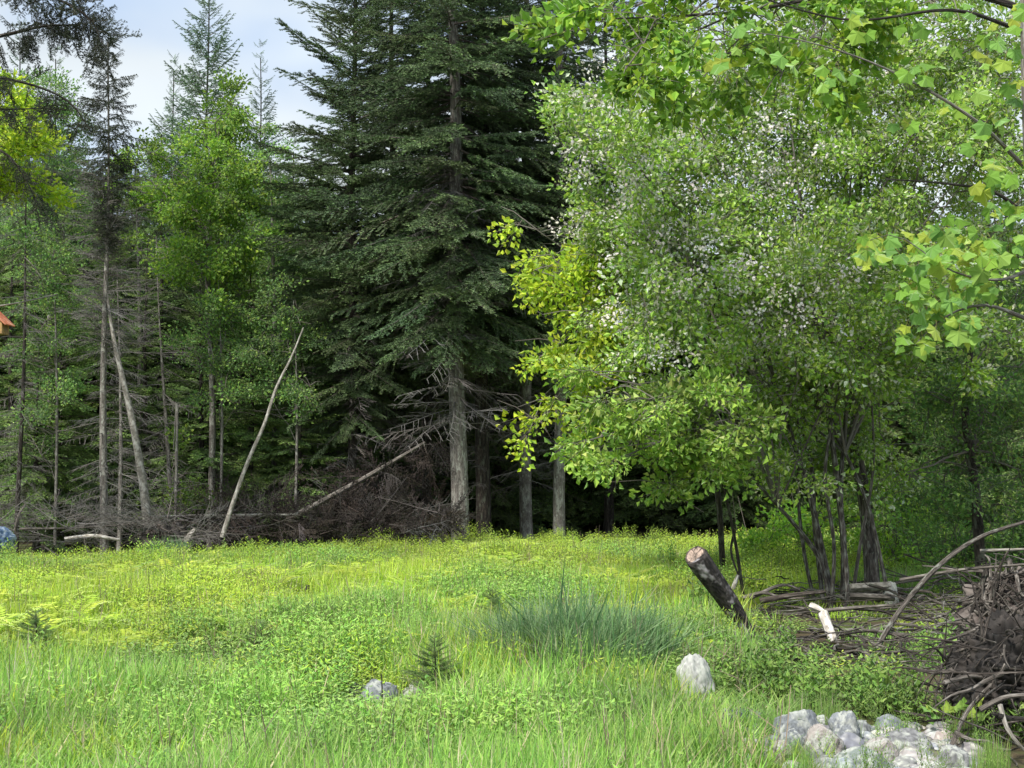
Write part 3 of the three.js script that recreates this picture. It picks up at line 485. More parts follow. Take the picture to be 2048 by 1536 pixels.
{
  R = rngOf(1021); const org = base(2100, 9.6), t = thing('maple_tree', org, 'maple at the right edge with large bright green lobed leaves', 'maple');
  stem(t, org, [[2150, 1420, 9.6], [2100, 800, 9.5], [2066, 400, 9.4], [2056, 150, 9.4], [2050, -200, 9.4]], [0.07, 0.055, 0.05, 0.045, 0.035], greyBark, 'trunk', 7);
  const br = [[[2060, 540, 9.4], [1990, 560, 9], [1900, 540, 8.8], [1790, 470, 8.8], [1740, 480, 8.8]], [[2052, 430, 9.4], [1990, 385, 9.3], [1900, 368, 9.2], [1770, 358, 9.2]], [[2045, 330, 9.4], [1950, 240, 9.2], [1750, 128, 9.2], [1560, 72, 9.2], [1400, 60, 9.2]], [[2040, 60, 9.4], [1900, 20, 9], [1700, 40, 9], [1500, -10, 9]], [[2060, 640, 9.4], [1960, 610, 9.1], [1880, 640, 9], [1830, 690, 9]]];
  br.forEach((l, k) => stem(t, org, l, [0.016, 0.011, 0.007, 0.004, 0.002].slice(0, l.length), k % 2 ? darkBark : greyBark, 'branch', k));
  const spots = [[1780, 500, 50], [1740, 490, 30], [1850, 480, 60], [1910, 470, 50], [1880, 540, 60], [1960, 500, 50], [2020, 490, 40], [1810, 560, 35], [1910, 580, 35], [1850, 610, 30], [1890, 640, 35], [1830, 670, 30], [1930, 660, 30], [1960, 560, 30], [2000, 360, 25], [1990, 255, 22], [1960, 380, 22], [2010, 120, 40], [1960, 60, 50], [1880, 40, 45], [1820, 150, 35], [1760, 60, 50], [1690, 50, 50], [1700, 150, 45], [1640, 160, 40], [1560, 100, 45], [1500, 60, 45], [1450, 110, 40], [1880, 120, 40], [2030, 20, 40], [1920, 200, 35], [1800, 230, 25], [2010, 60, 40], [2030, 180, 40], [1980, 300, 36], [2020, 420, 36], [2020, 330, 30]];
  for (const [x, y, r] of spots) for (let k = 0; k < (y > 400 ? 14 : 5); k++) hangLeaf(t, at(x + rr(-r, r) * 1.1, y + rr(-r, r) * 0.8, 9 + rr(-0.4, 0.4)).sub(org), 0.035 + 0.06 * Math.pow(R(), 0.8));
}
{
  R = rngOf(1031); const org = base(1300, 12.5), t = thing('canopy_branch_tree', base(2300, 12.5), 'tree whose yellow-green leafy boughs cross the top of the picture', 'tree'); org.copy(t.position);
  stem(t, org, [[2300, 1290, 12.5], [2290, 500, 12.5], [2260, -300, 12.5]], [0.12, 0.1, 0.06], greyBark, 'trunk', 2);
  for (const [k, l] of [[[2280, -60, 12.5], [1900, -60, 12], [1500, 20, 12], [1180, 40, 12]], [[2280, 120, 12.5], [1950, -10, 12], [1650, -30, 12], [1300, 100, 12]]].entries()) stem(t, org, l, [0.045, 0.03, 0.015, 0.005], darkBark, 'branch', k);
  const B = [[1120, 20, 45], [1180, 60, 55], [1250, 20, 60], [1300, 90, 60], [1380, 40, 65], [1460, 110, 60], [1540, 40, 70], [1620, 90, 60], [1250, 140, 40], [1400, 160, 45], [1700, 10, 60], [1660, 140, 40], [1560, 160, 40], [1800, 30, 50]].map(([x, y, r]) => [x, y, 12 + rr(-0.7, 0.7), r, Math.round(3 + r * r * 0.0075), [0.85, 1.2]]);
  const wd = new Geo(); for (const b of B) limbs(wd, at(clamp(b[0] + 140, 1150, 2200), -10, 12).sub(org), at(b[0], b[1], b[2]).sub(org), 0.009);
  part('limbs', wd.build(), twigMat, t); clumps(t, B, TOPLEAF, leafMat, org, 0.8);
}

// ---------- meadow ----------
const inMeadow = (x, z) => { const D = -z; return D > 5.5 && D < 27; };
function tuft(seed, { n = 40, h = [0.15, 0.4], rad = 0.16, w = 0.008, lean = 0.45, cols }) {
  R = rngOf(seed); const G = new Geo();
  for (let k = 0; k < n; k++) {
    const a = rr(0, 6.28), r = rad * Math.sqrt(R()), p = V(Math.cos(a) * r, -0.02, Math.sin(a) * r), H = rr(...h), la = rr(0, 6.28), ln = lean * rr(0.15, 1), d = V(Math.cos(la) * ln, 1, Math.sin(la) * ln).normalize(), s = V(-Math.sin(la + rr(-1, 1)), 0, Math.cos(la)).normalize(), ww = w * rr(0.7, 1.4), col = jit(pick(cols), 0.2);
    const m = p.clone().addScaledVector(d, H * 0.55), e = p.clone().addScaledVector(d, H).add(V(Math.cos(la) * ln * H * 0.35, -ln * H * 0.25, Math.sin(la) * ln * H * 0.35));
    const i = [p.clone().addScaledVector(s, ww / 2), p.clone().addScaledVector(s, -ww / 2), m.clone().addScaledVector(s, ww * 0.42), m.clone().addScaledVector(s, -ww * 0.42), e].map((q) => G.v(q, col));
    G.tri(i[0], i[1], i[2]); G.tri(i[1], i[3], i[2]); G.tri(i[2], i[3], i[4]);
  }
  return G.build();
}
function weed(seed, { n = 7, h = [0.2, 0.42], ll = 0.06, lw = 0.018, rad = 0.14, cols, gap = 0.028 }) {
  R = rngOf(seed); const G = new Geo();
  for (let k = 0; k < n; k++) {
    const a = rr(0, 6.28), r = rad * Math.sqrt(R()), p = V(Math.cos(a) * r, 0, Math.sin(a) * r), H = rr(...h), e = p.clone().add(V(rr(-0.08, 0.08), H, rr(-0.08, 0.08))); twig(G, [p, e], 0.0025, 0.0012, [0.14, 0.17, 0.04], 3);
    const m = Math.floor(H / gap);
    for (let j = 2; j <= m; j++) { const f = j / m, b = j * 2.4, d = V(Math.cos(b), rr(0.1, 0.9), Math.sin(b)).normalize(), s = V().crossVectors(d, V(0, 1, 0)).normalize(), sc = (0.6 + 0.5 * Math.sin(f * 2.9)) * rr(0.8, 1.2); leaf(G, p.clone().lerp(e, f), d, s, ll * sc, lw * sc, jit(pick(cols), 0.18), 0.25); }
  }
  return G.build();
}
const YG = [[0.47, 0.63, 0.05], [0.41, 0.6, 0.05], [0.54, 0.66, 0.09], [0.35, 0.53, 0.05], [0.5, 0.63, 0.15]], GR = [[0.27, 0.5, 0.08], [0.33, 0.54, 0.1], [0.2, 0.4, 0.07], [0.37, 0.54, 0.14]], BG = [[0.14, 0.28, 0.1], [0.19, 0.34, 0.12], [0.1, 0.21, 0.08], [0.3, 0.43, 0.2]];
const straw = [0.5, 0.44, 0.29];
const GRASS_Y = [1, 2].map((s) => tuft(400 + s, { cols: [...YG, ...YG, straw], n: 230, rad: 0.3, h: [0.12, 0.4] })), GRASS_G = [1, 2].map((s) => tuft(410 + s, { cols: [...GR, ...GR, straw], n: 230, rad: 0.3, h: [0.14, 0.46] }));
const WEED_Y = [1, 2, 3].map((s) => weed(420 + s, { cols: YG, n: 26, rad: 0.28, h: [0.12, 0.42], ll: 0.05, lw: 0.015 })), WEED_G = [1, 2].map((s) => weed(430 + s, { cols: GR, n: 26, rad: 0.28, h: [0.12, 0.42], ll: 0.046, lw: 0.018 }));
const SEDGE = [1, 2].map((s) => tuft(440 + s, { cols: BG, n: 60, h: [0.22, 0.62], w: 0.009, rad: 0.16, lean: 0.75 }));
const BUSH = [1, 2, 3].map((s) => weed(450 + s, { cols: GR, n: 9, rad: 0.16, h: [0.14, 0.4], ll: 0.06, lw: 0.034, gap: 0.03 }));
const STALK = [1, 2].map((s) => { R = rngOf(470 + s); const G = new Geo(); for (let k = 0; k < 5; k++) { const p = V(rr(-0.15, 0.15), 0, rr(-0.15, 0.15)), H = rr(0.2, 0.45), e = p.clone().add(V(rr(-0.09, 0.09), H, rr(-0.09, 0.09))); twig(G, [p, p.clone().lerp(e, 0.5).add(V(rr(-0.02, 0.02), 0, 0)), e], 0.004, 0.0018, jit([0.2, 0.155, 0.11], 0.3), 3); if (R() < 0.6) twig(G, [p.clone().lerp(e, 0.6), e.clone().add(V(rr(-0.12, 0.12), -0.04, rr(-0.12, 0.12)))], 0.0025, 0.0012, [0.22, 0.17, 0.12], 3); } return G.build(); });
const FERN = [1, 2, 3].map((s) => { R = rngOf(480 + s); const G = new Geo(); for (let k = 0; k < 8; k++) {
  const a = k / 8 * 6.283 + rr(-0.3, 0.3), L = rr(0.35, 0.6), o = V(Math.cos(a), 0, Math.sin(a)), sd = V(-Math.sin(a), 0, Math.cos(a)), c = (t) => o.clone().multiplyScalar(L * 0.75 * t).add(V(0, L * (1.05 * t - 0.62 * t * t), 0)), col = pick(YG);
  twig(G, [c(0), c(0.3), c(0.6), c(0.85), c(1)], 0.003, 0.001, [0.2, 0.24, 0.05], 3);
  for (let j = 3; j < 20; j++) for (const m of [-1, 1]) { const t = j / 20, w = L * 0.26 * Math.sin(Math.min(1, (1 - t) * 1.25) * 1.57) * (0.5 + t * 0.6), d = sd.clone().multiplyScalar(m).addScaledVector(o, 0.35).add(V(0, rr(-0.25, 0.1), 0)).normalize(); leaf(G, c(t), d, V().crossVectors(d, V(0, 1, 0)).normalize(), w, L * 0.042, jit(col, 0.12), 0.2); } } return G.build(); });
const yellowness = (x, z) => clamp((fbm(x * 0.55 + 9, z * 0.4 + 2, 1, 3) - 0.5) * 3.2 + 0.5 + (-z - 10) * 0.05);
{
  R = rngOf(1101); const gy = [], gg = [], wy = [], wg = [];
  // bare or trampled places: the heap of stones, the brush
  // trodden and shaded spots where the growth stays low: [px, py, radius m, toward the viewer m, height]
  const low = [[1165, 1345, 0.85, 0.5, 0.35], [1390, 1420, 0.4, 1.1, 0.12], [1500, 1275, 0.4, 1.4, 0.2], [770, 1415, 0.6, 1.5, 0.06], [1478, 1450, 0.3, 0.5, 0.2], [1322, 1235, 0.3, 1.0, 0.3], [1420, 1160, 0.5, 1, 0.5], [868, 1405, 0.35, 1.0, 0.12], [985, 1250, 0.4, 1.2, 0.3], [615, 1205, 0.5, 1.3, 0.3], [70, 1320, 0.35, 0.9, 0.3], [520, 1330, 0.35, 0.9, 0.3]].map(([px, py, r, f, k]) => [onGround(px, py), r, f, k]);
  const height = (x, z) => { let k = 1; for (const [c, r, f, q] of low) { const dx = Math.abs(x - c.x) / r, dz = z > c.z ? (z - c.z) / f : (c.z - z) / r, d = Math.hypot(dx, dz); if (d < 1) k = Math.min(k, mix(q, 1, d * d)); } return k; };
  const growth = (x, z) => { const D = -z, px = 1024 + x / D * F; // 0 bare, 1 full
    let g = 1; if (D < 9.3) g = Math.min(g, clamp((1540 - px) / 60)); else if (D < 17) g = Math.min(g, clamp((1500 - px) / 70, px < 1900 ? 0.07 : 0.25));
    const E = D + (fbm(x * 0.7, 3.3, 8.1, 3) - 0.5) * 5; if (E > 21.5) g = Math.min(g, clamp((px - 330) / 150, 0.12)); if (E > 23) g = Math.min(g, clamp((px - 560) / 200, 0.05)); return g; };
  for (let k = 0; k < 5200; k++) {
    const D = 5.6 + 20.6 * Math.pow(R(), 1.0), x = rr(-0.47, 0.47) * D + rr(-0.6, 0.6), z = -D, g = growth(x, z); if (R() > g * clamp(0.35 + D / 22)) continue;
    const y = yellowness(x, z), s = rr(0.7, 1.2) * (0.32 + 0.98 * fbm(x * 0.9, z * 0.9, 7, 3)) * height(x, z) * mix(0.5, 1, g), w = rr(0.95, 1.3), m = new THREE.Matrix4().makeRotationY(rr(0, 6.28)).scale(V(w, s, w)).setPosition(V(x, groundY(x, z), z));
    const leafy = clamp((fbm(x * 0.7 - 4, z * 0.5, 3, 3) - 0.5) * 3 + (D - 8.6) * 0.075, 0.06, 0.85), v = 0.62 + 0.76 * fbm(x * 1.3 + 4, z * 0.8, 11, 3), c = tint(0.85 * v, 1.18 * v, 0.1);
    if (R() < leafy) (R() < y ? wy : wg).push([m, c]); else (R() < y ? gy : gg).push([m, c]);
  }
  const G1 = thing('meadow_grass', V(0, 0, 0), 'long bright green grass blades covering the meadow', 'grass'); G1.userData.kind = 'stuff'; spread('blades', GRASS_Y, grassMat, gy, G1); spread('blades', GRASS_G, grassMat, gg, G1);
  const dead = []; for (let k = 0; k < 420; k++) { const D = 6 + 19 * R(), x = rr(-0.45, 0.45) * D, z = -D; if (growth(x, z) < 0.5 || fbm(x * 0.6, z * 0.6, 21, 2) < 0.46) continue; const w = rr(0.7, 1.2); dead.push([new THREE.Matrix4().makeRotationY(rr(0, 6)).scale(V(w, w, w)).setPosition(V(x, groundY(x, z), z)), tint(0.6, 1.5, 0.06)]); }
  const fern = []; for (let k = 0; k < 900 && fern.length < 330; k++) { const D = 11 + 15 * R(), x = rr(-0.42, 0.2) * D, z = -D; if (growth(x, z) < 0.6 || fbm(x * 0.5 + 30, z * 0.4, 31, 2) < 0.5 || height(x, z) < 0.95) continue; const w = rr(0.6, 1.05); fern.push([new THREE.Matrix4().makeRotationY(rr(0, 6)).scale(V(w, w, w)).setPosition(V(x, groundY(x, z) + 0.02, z)), tint(0.8, 1.2, 0.08)]); }
  const G4 = thing('fern_patches', V(0, 0, 0), 'arching yellow-green ferns growing in patches across the far meadow', 'ferns'); G4.userData.kind = 'stuff'; spread('fronds', FERN, grassMat, fern, G4);
  const G3 = thing('dead_stalks', V(0, 0, 0), 'thin brown dead stalks standing among the meadow grass', 'dead stalks'); G3.userData.kind = 'stuff'; spread('stalks', STALK, twigMat, dead, G3);
  const G2 = thing('meadow_weeds', V(0, 0, 0), 'leafy yellow-green weeds growing through the meadow grass', 'weeds'); G2.userData.kind = 'stuff'; spread('leaves', WEED_Y, grassMat, wy, G2); spread('leaves', WEED_G, grassMat, wg, G2);
}
// blue-green sedge tussock and its smaller neighbours
function patch(name, label, category, px, py, w, d, n, geos, sc, mat = grassMat, tone = [0.8, 1.2]) {
  const p = onGround(px, py), t = thing(name, p, label, category), list = [];
  for (let k = 0; k < n; k++) { const a = rr(0, 6.28), r = Math.sqrt(R()), q = V(Math.cos(a) * r * w, 0, Math.sin(a) * r * d), s = rr(...sc) * (1.1 - 0.45 * r); list.push([new THREE.Matrix4().makeRotationY(rr(0, 6)).scale(V(s, s, s)).setPosition(q), tint(...tone, 0.08)]); }
  spread('blades', geos, mat, list, t); return t;
}
R = rngOf(1111);
patch('sedge_tussock', 'wide tussock of fine blue-green sedge right of the meadow centre', 'sedge', 1160, 1362, 0.6, 0.6, 100, SEDGE, [1.1, 1.8]);
patch('sedge_tussock', 'small blue-green grass tuft at the foot of the brush on the left', 'sedge', 310, 1108, 0.45, 0.4, 12, SEDGE, [0.6, 0.9], grassMat, [0.9, 1.3]);
for (const [x, y, w, l] of [[720, 1110, 0.9, 'tall yellow-green weeds at the meadow edge before the brown slash'], [1000, 1085, 1.2, 'tall yellow-green weeds at the meadow edge before the big trunks'], [480, 1118, 0.7, 'bushy yellow-green weeds at the meadow edge below the white birch pole'], [1300, 1090, 1.1, 'tall weeds at the meadow edge before the black gap in the forest']]) patch('weed_clump', l, 'weeds', x, y, w, 0.6, 12, WEED_Y, [0.5, 1.05], grassMat, [0.85, 1.2]);
patch('bramble_bush', 'yellow-green bramble bush around the foot of the propped log', 'bramble', 1370, 1310, 0.42, 0.5, 22, BUSH, [0.55, 1.0], grassMat, [0.8, 1.4]);
patch('bramble_bush', 'dark green leafy plant left of the propped log', 'plant', 1415, 1250, 0.16, 0.2, 10, BUSH, [0.9, 1.3], grassMat, [0.35, 0.65]);
patch('bramble_bush', 'green bramble right of the white boulder', 'bramble', 1480, 1390, 0.34, 0.3, 22, BUSH, [0.7, 1.15], grassMat, [0.5, 0.95]);
patch('weed_clump', 'tall green weeds in front of the grey stems', 'weeds', 1690, 1420, 0.45, 0.4, 30, BUSH, [0.7, 1.25], grassMat, [0.45, 0.95]);
patch('weed_clump', 'green weeds between the stones and the root heap', 'weeds', 1800, 1440, 0.3, 0.3, 14, BUSH, [0.7, 1.1], grassMat, [0.45, 0.9]);
patch('weed_clump', 'bright weeds behind the clump of grey stems', 'weeds', 1600, 1150, 1.2, 1.0, 60, WEED_Y, [0.8, 1.3]);
patch('weed_clump', 'yellow-green saplings right of the thick trunk', 'weeds', 1850, 1130, 1.1, 0.9, 60, WEED_G, [1.0, 1.9], grassMat, [0.8, 1.3]);

for (const [px, py, w, l] of [[1985, 1275, 0.22, 'bright green leafy plant growing on the brown earth mound'], [1890, 1330, 0.25, 'green plant at the left foot of the root heap'], [2030, 1480, 0.16, 'green plant at the lower right corner before the root heap'], [1560, 1330, 0.4, 'green weeds between the propped log and the scattered sticks']]) patch('leafy_plant', l, 'plant', px, py, w, w, 9, BUSH, [0.6, 1.1], grassMat, [0.5, 1.0]);
{ const p = onGround(1745, 1530), t = thing('heap_grass', V(0, 0, 0), 'thin grass and small weeds growing between the heaped stones', 'grass'), l = []; t.userData.kind = 'stuff';
  for (let k = 0; k < 46; k++) { const q = onGround(rr(1500, 2000), rr(1440, 1600)), w = rr(0.3, 0.6); q.y = 0.03; l.push([new THREE.Matrix4().makeRotationY(rr(0, 6)).scale(V(w * 0.5, w, w * 0.5)).setPosition(q), tint(0.6, 1.1)]); }
  spread('blades', [...WEED_G, ...GRASS_G], grassMat, l, t); }
// young firs in the meadow
function seedling(px, py, h, label, tone) {
  const t = thing('fir_seedling', onGround(px, py), label, 'fir'), list = [];
  part('trunk', wood([V(0, 0, 0), V(0.01, h * 0.5, 0), V(0, h, 0)], [0.008, 0.006, 0.002], { sides: 6, caps: false }), darkBark, t);
  for (let y = h * 0.25; y < h; y += h * 0.075) for (let k = 0; k < 5; k++) { const a = rr(0, 6.28), u = y / h; list.push([setAt(V(0, y, 0), V(Math.cos(a), 0.15 + u * 0.6, Math.sin(a)), h * 0.62 * (1.1 - u) / 1.3 + 0.02, rr(-0.3, 0.3)), tint(...tone)]); }
  spread('crown', MED, needleMat, list, t);
}
R = rngOf(1121);
seedling(868, 1405, 0.42, 'dark green fir seedling beside the stones in the meadow', [0.8, 1.2]);
seedling(985, 1250, 0.34, 'small fir seedling left of the blue-green tussock', [1.0, 1.6]);
seedling(70, 1320, 0.4, 'greyish seedling in the grass by the left edge', [1.0, 1.6]);
seedling(520, 1330, 0.34, 'fir seedling in the left half of the meadow', [1.0, 1.6]);

// ---------- stones ----------
const stoneBump = tex(256, 256, (u, v) => { const n = pfbm(u, v, 16, 83); return [n, n, n]; }, false);
const stoneMat = std({ vertexColors: true, roughness: 0.9 });
const TONES = [[0.2, 0.2, 0.205], [0.19, 0.205, 0.22], [0.3, 0.27, 0.25], [0.1, 0.115, 0.125], [0.38, 0.38, 0.36], [0.17, 0.2, 0.18]];
// a lump of stone or earth: cut planes, coarse and fine relief, mottled and lichened colour
function lump(w, h, d, seed, { rough = 0.3, fine = 0.05, col = [0.3, 0.3, 0.3], lichen = [0.44, 0.455, 0.41], cover = 0.5, detail = 22, cuts = 5, speck = 0.35 } = {}) {
  const keep = R; R = rngOf(seed * 31 + 7);
  const g = mergeVertices(new THREE.IcosahedronGeometry(1, detail).deleteAttribute('normal').deleteAttribute('uv'), 1e-5), p = g.attributes.position, c = [], planes = [];
  for (let k = 0; k < cuts; k++) planes.push([rdir(), rr(0.72, 0.92)]);
  const s = seed * 5.3;
  for (let i = 0; i < p.count; i++) {
    const q = V(p.getX(i), p.getY(i), p.getZ(i)), o = q.clone(); q.multiplyScalar(1 + rough * (fbm(o.x * 1.4 + s, o.y * 1.4, o.z * 1.4, 3) - 0.5) * 1.8);
    for (const [n, e] of planes) { const t = q.dot(n) - e; if (t > 0) q.addScaledVector(n, -t * 0.85); }
    const f = fbm(o.x * 6 + s, o.y * 6, o.z * 6, 3), ff = noise3(o.x * 26 + s, o.y * 26, o.z * 26); q.multiplyScalar(1 + fine * ((f - 0.5) * 2 + (ff - 0.5) * 0.7));
    p.setXYZ(i, q.x * w / 2, q.y * h / 2, q.z * d / 2);
    const k = 0.5 + 0.9 * fbm(o.x * 3 + s, o.y * 3 + 4, o.z * 3, 3) + speck * (noise3(o.x * 30 + s, o.y * 30, o.z * 30) - 0.5) + speck * (noise3(o.x * 13 + s, o.y * 13, o.z * 13) - 0.5), l = clamp((fbm(o.x * 3.4 + s + 8, o.y * 3.4, o.z * 3.4, 4) - 1 + cover) * 7) * (0.6 + 0.4 * ff);
    for (let z = 0; z < 3; z++) c.push(mix(col[z] * k, lichen[z] * (0.8 + 0.35 * ff), l));
  }
  R = keep; g.setAttribute('color', new THREE.Float32BufferAttribute(c, 3)); g.computeVertexNormals(); return g;
}
// px, py of the middle, width and height in picture rows, distance
function stone(px, py, w, h, D, m, label, rot = 0, sink = 0.15, rough = 0.3) {
  const c = at(px, py, D), k = D / F, W = w * k, H = h * k, s = part('boulder', lump(W, H * (1 + sink), W * rr(0.7, 1), Math.floor(px + py), { rough, col: TONES[m], cover: [0.5, 0.48, 0.52, 0.42, 0.54, 0.5][m], fine: 0.075, speck: 0.6, cuts: 8 }), stoneMat, scene);
  s.position.set(c.x, c.y - H * sink / 2, c.z); s.rotation.set(0, rr(-0.5, 0.5), rot); return tag(s, label, 'boulder');
}
R = rngOf(1131);
stone(1388, 1362, 80, 104, 9.4, 4, 'upright white boulder standing in the grass below the propped log', 0.08, 0.5, 0.22);
stone(1592, 1452, 100, 76, 8.1, 1, 'rounded grey boulder at the left back of the stone heap', 0, 0.6);
stone(1586, 1476, 56, 38, 7.75, 1, 'small bluish stone in front of the rounded grey boulder', 0, 0.6);
stone(1648, 1478, 78, 54, 7.7, 2, 'pinkish white stone at the middle of the heap', 0.15, 0.6);
stone(1692, 1452, 58, 54, 7.9, 1, 'small pointed blue-grey stone at the top of the heap', 0.4, 0.6, 0.5);
stone(1795, 1486, 140, 58, 7.85, 0, 'broad grey lichen-spotted boulder right of the heap middle', 0.12, 0.6);
stone(1762, 1494, 70, 46, 7.55, 2, 'whitish stone in front of the broad grey boulder', -0.1, 0.6);
stone(1908, 1520, 82, 64, 7.5, 0, 'rounded grey boulder at the right end of the stone heap', 0, 0.6);
stone(1720, 1526, 130, 56, 7.35, 5, 'flat greenish stone at the bottom edge of the heap', 0.05, 0.6);
stone(1660, 1540, 60, 48, 7.25, 1, 'blue stone cut by the bottom edge', 0, 0.6);
stone(1560, 1500, 60, 40, 7.7, 2, 'pale stone at the left end of the heap', 0, 0.6);
stone(1860, 1545, 90, 50, 7.3, 4, 'white stone at the bottom edge beside the rounded grey boulder', 0.1, 0.6);
stone(1590, 1540, 70, 36, 7.3, 2, 'buff stone at the bottom left of the heap', 0, 0.6);
stone(1478, 1432, 120, 44, 8.7, 3, 'flat dark grey stone sunk in the grass below the white boulder', 0, 0.6);
stone(1322, 1224, 56, 24, 14, 2, 'flat pale stone left of the propped log', 0, 0.5);
stone(762, 1388, 84, 66, 9.5, 1, 'grey stone in the meadow, nearest the camera left of the fir seedling', 0.2, 0.5);
stone(712, 1390, 56, 50, 9.7, 0, 'darker stone left end of the meadow stones', 0, 0.5);
stone(832, 1388, 60, 56, 9.6, 2, 'brownish stone right end of the meadow stones', -0.2, 0.5);
stone(1783, 1182, 30, 42, 15, 4, 'small white stone beside the thick trunk foot', 0, 0.4);
stone(1450, 1275, 60, 40, 12.4, 2, 'pale stone under the lower end of the propped log', 0.5, 0.4);
// gravel and soil of the heap
{
  const p = onGround(1745, 1540), m = part('stone_heap_soil', lump(1.7, 0.34, 1.5, 9, { rough: 0.4, fine: 0.16, col: [0.075, 0.075, 0.04], lichen: [0.15, 0.15, 0.09], cover: 0.5, detail: 50, cuts: 0, speck: 0.7 }), stoneMat, scene);
  m.position.set(p.x, -0.115, p.z - 0.1); tag(m, 'pale gravelly soil between the heaped stones', 'soil', null, 'stuff');
  const list = [[], [], []]; R = rngOf(1137);
  for (let k = 0; k < 900; k++) { const q = onGround(rr(1500, 1960), rr(1460, 1600)), w = rr(0.014, 0.06) * (R() < 0.15 ? 1.7 : 1); q.y = 0.03 - 0.35 * Math.pow((q.x - p.x) / 1.2, 2) + w * 0.3; q.y = Math.max(0.005, q.y); list[k % 3].push(new THREE.Matrix4().makeRotationFromEuler(new THREE.Euler(rr(-0.6, 0.6), rr(0, 6), rr(-0.6, 0.6))).scale(V(w, w * rr(0.5, 0.9), w * rr(0.7, 1.2))).setPosition(q)); }
  const g = thing('rubble', V(0, 0, 0), 'small loose stones strewn between the big boulders of the heap', 'rubble'); g.userData.kind = 'stuff';
  list.forEach((l, k) => copies('small_stones', lump(2, 2, 2, 90 + k, { detail: 5, col: TONES[[0, 2, 1][k]] }), stoneMat, l, l.map(() => tint(0.7, 1.4, 0.08)), g));
}
// ---------- logs and poles ----------
function pole(name, list, radii, mat, label, category, o = {}) {
  const pts = list.map((p) => at(...p)), org = pts[0].clone(), t = thing(name, org, label, category);
  part('shaft', wood(pts.map((p) => p.clone().sub(org)), radii, { sides: 10, rough: 0.07, seed: list[0][0], ...o }), mat, t); t.userData.pts = undefined; delete t.userData.pts; return t;
}
R = rngOf(1141);
function cutDisc(r) { // a sawn face, uneven at the rim
  const g = new THREE.CylinderGeometry(r * 0.97, r, 0.022, 40, 1), p = g.attributes.position; for (let i = 0; i < p.count; i++) { const a = Math.atan2(p.getZ(i), p.getX(i)), k = 1 + 0.16 * (noise3(Math.cos(a) * 2.2 + 5, Math.sin(a) * 2.2, 1.5) - 0.5); p.setX(i, p.getX(i) * k); p.setZ(i, p.getZ(i) * k); } return g; }
{ // propped log with a pale sawn end
  const a = at(1502, 1275, 12.6), b = at(1392, 1112, 12.3), t = thing('propped_log', a, 'short dark log with a pale sawn end propped up slanting in the grass', 'log'), d = b.clone().sub(a), n = d.clone().normalize();
  part('bark', wood([V(0, 0, 0), d.clone().multiplyScalar(0.35).add(V(-0.01, 0.02, 0)), d.clone().multiplyScalar(0.7), d], [0.062, 0.085, 0.092, 0.098], { sides: 22, rough: 0.16, seed: 5, step: 0.035 }), logBark, t);
  const e = part('sawn_end', cutDisc(0.094), cutWood, t); e.position.copy(d).addScaledVector(n, 0.006); e.quaternion.setFromUnitVectors(V(0, 1, 0), n.clone().add(V(-0.05, 0.1, 0.5)).normalize());
  e.userData.label = 'pale sawn end';
}
pole('leaning_pole', [[297, 1062, 24], [285, 960, 24], [262, 830, 24.1], [228, 680, 24.3], [214, 590, 24.5]], [0.08, 0.066, 0.052, 0.04, 0.02], paleBark, 'thick pale leaning pole crossing the half-dead spruce', 'pole');
pole('leaning_pole', [[444, 1075, 23.5], [468, 1000, 23.6], [498, 918, 23.8], [528, 850, 24], [553, 775, 24.2], [584, 712, 24.4], [607, 655, 24.6]], [0.042, 0.036, 0.034, 0.03, 0.026, 0.02, 0.012], paleBark, 'thin white birch pole leaning right before the forest', 'pole');
pole('fallen_tree', [[300, 1034, 24.4], [440, 1031, 24.3], [596, 1030, 24.2]], [0.025, 0.028, 0.03], greyBark, 'thin grey trunk lying level along the forest edge', 'log');
{
  const t = pole('fallen_spruce', [[575, 1040, 24.2], [640, 1005, 24.4], [740, 950, 24.9], [850, 885, 25.2]], [0.055, 0.048, 0.04, 0.025], stickBark, 'fallen brown spruce sloping up to the thick grey trunk with dead branches', 'log'), org = t.position, list = [], dl = [];
  for (let k = 0; k < 60; k++) { const f = R(), p = at(mix(575, 880, f), mix(1040, 860, f) + rr(0, 26), mix(24.5, 25.8, f)).sub(org); list.push([setAt(p, V(rr(-0.8, 0.9), rr(-1, 0.15), rr(-0.7, 0.7)), rr(0.4, 1.05), rr(-2, 2)), tint(0.6, 1.2)]); }
  spread('dead_boughs', BROWN, twigMat, list, t);
}
{ // brown slash along the forest edge
  R = rngOf(1151); const t = thing('slash_pile', base(650, 24.6), 'long low heap of brown dead branches along the forest edge', 'brush pile'), org = t.position, list = [], l2 = [];
  for (let k = 0; k < 190; k++) { const px = rr(400, 900), py = rr(1020, 1085), p = at(px, py, rr(23.9, 25.6)).sub(org); (R() < 0.62 ? list : l2).push([setAt(p, V(rr(-1, 1), rr(-0.15, 0.5), rr(-0.6, 0.6)), rr(0.4, 0.95), rr(-3, 3)), tint(0.6, 1.15)]); }
  spread('dead_boughs', BROWN, twigMat, list, t); spread('bare_twigs', DEAD, twigMat, l2, t);
}
{ // grey brush at the left edge
  R = rngOf(1161); const t = thing('brush_heap', base(120, 23.2), 'heap of bare grey twigs at the left edge of the meadow', 'brush pile'), org = t.position, l2 = [];
  for (let k = 0; k < 130; k++) { const px = rr(-80, 400), top = px < 70 ? 985 : 1035, p = at(px, rr(top, 1085), rr(22.5, 24.3)).sub(org); l2.push([setAt(p, V(rr(-1, 1), rr(-0.1, 0.35), rr(-0.5, 0.5)), rr(0.35, 0.95), rr(-3, 3)), tint(0.5, 1.25, 0.06)]); }
  spread('bare_twigs', DEAD, twigMat, l2, t);
}
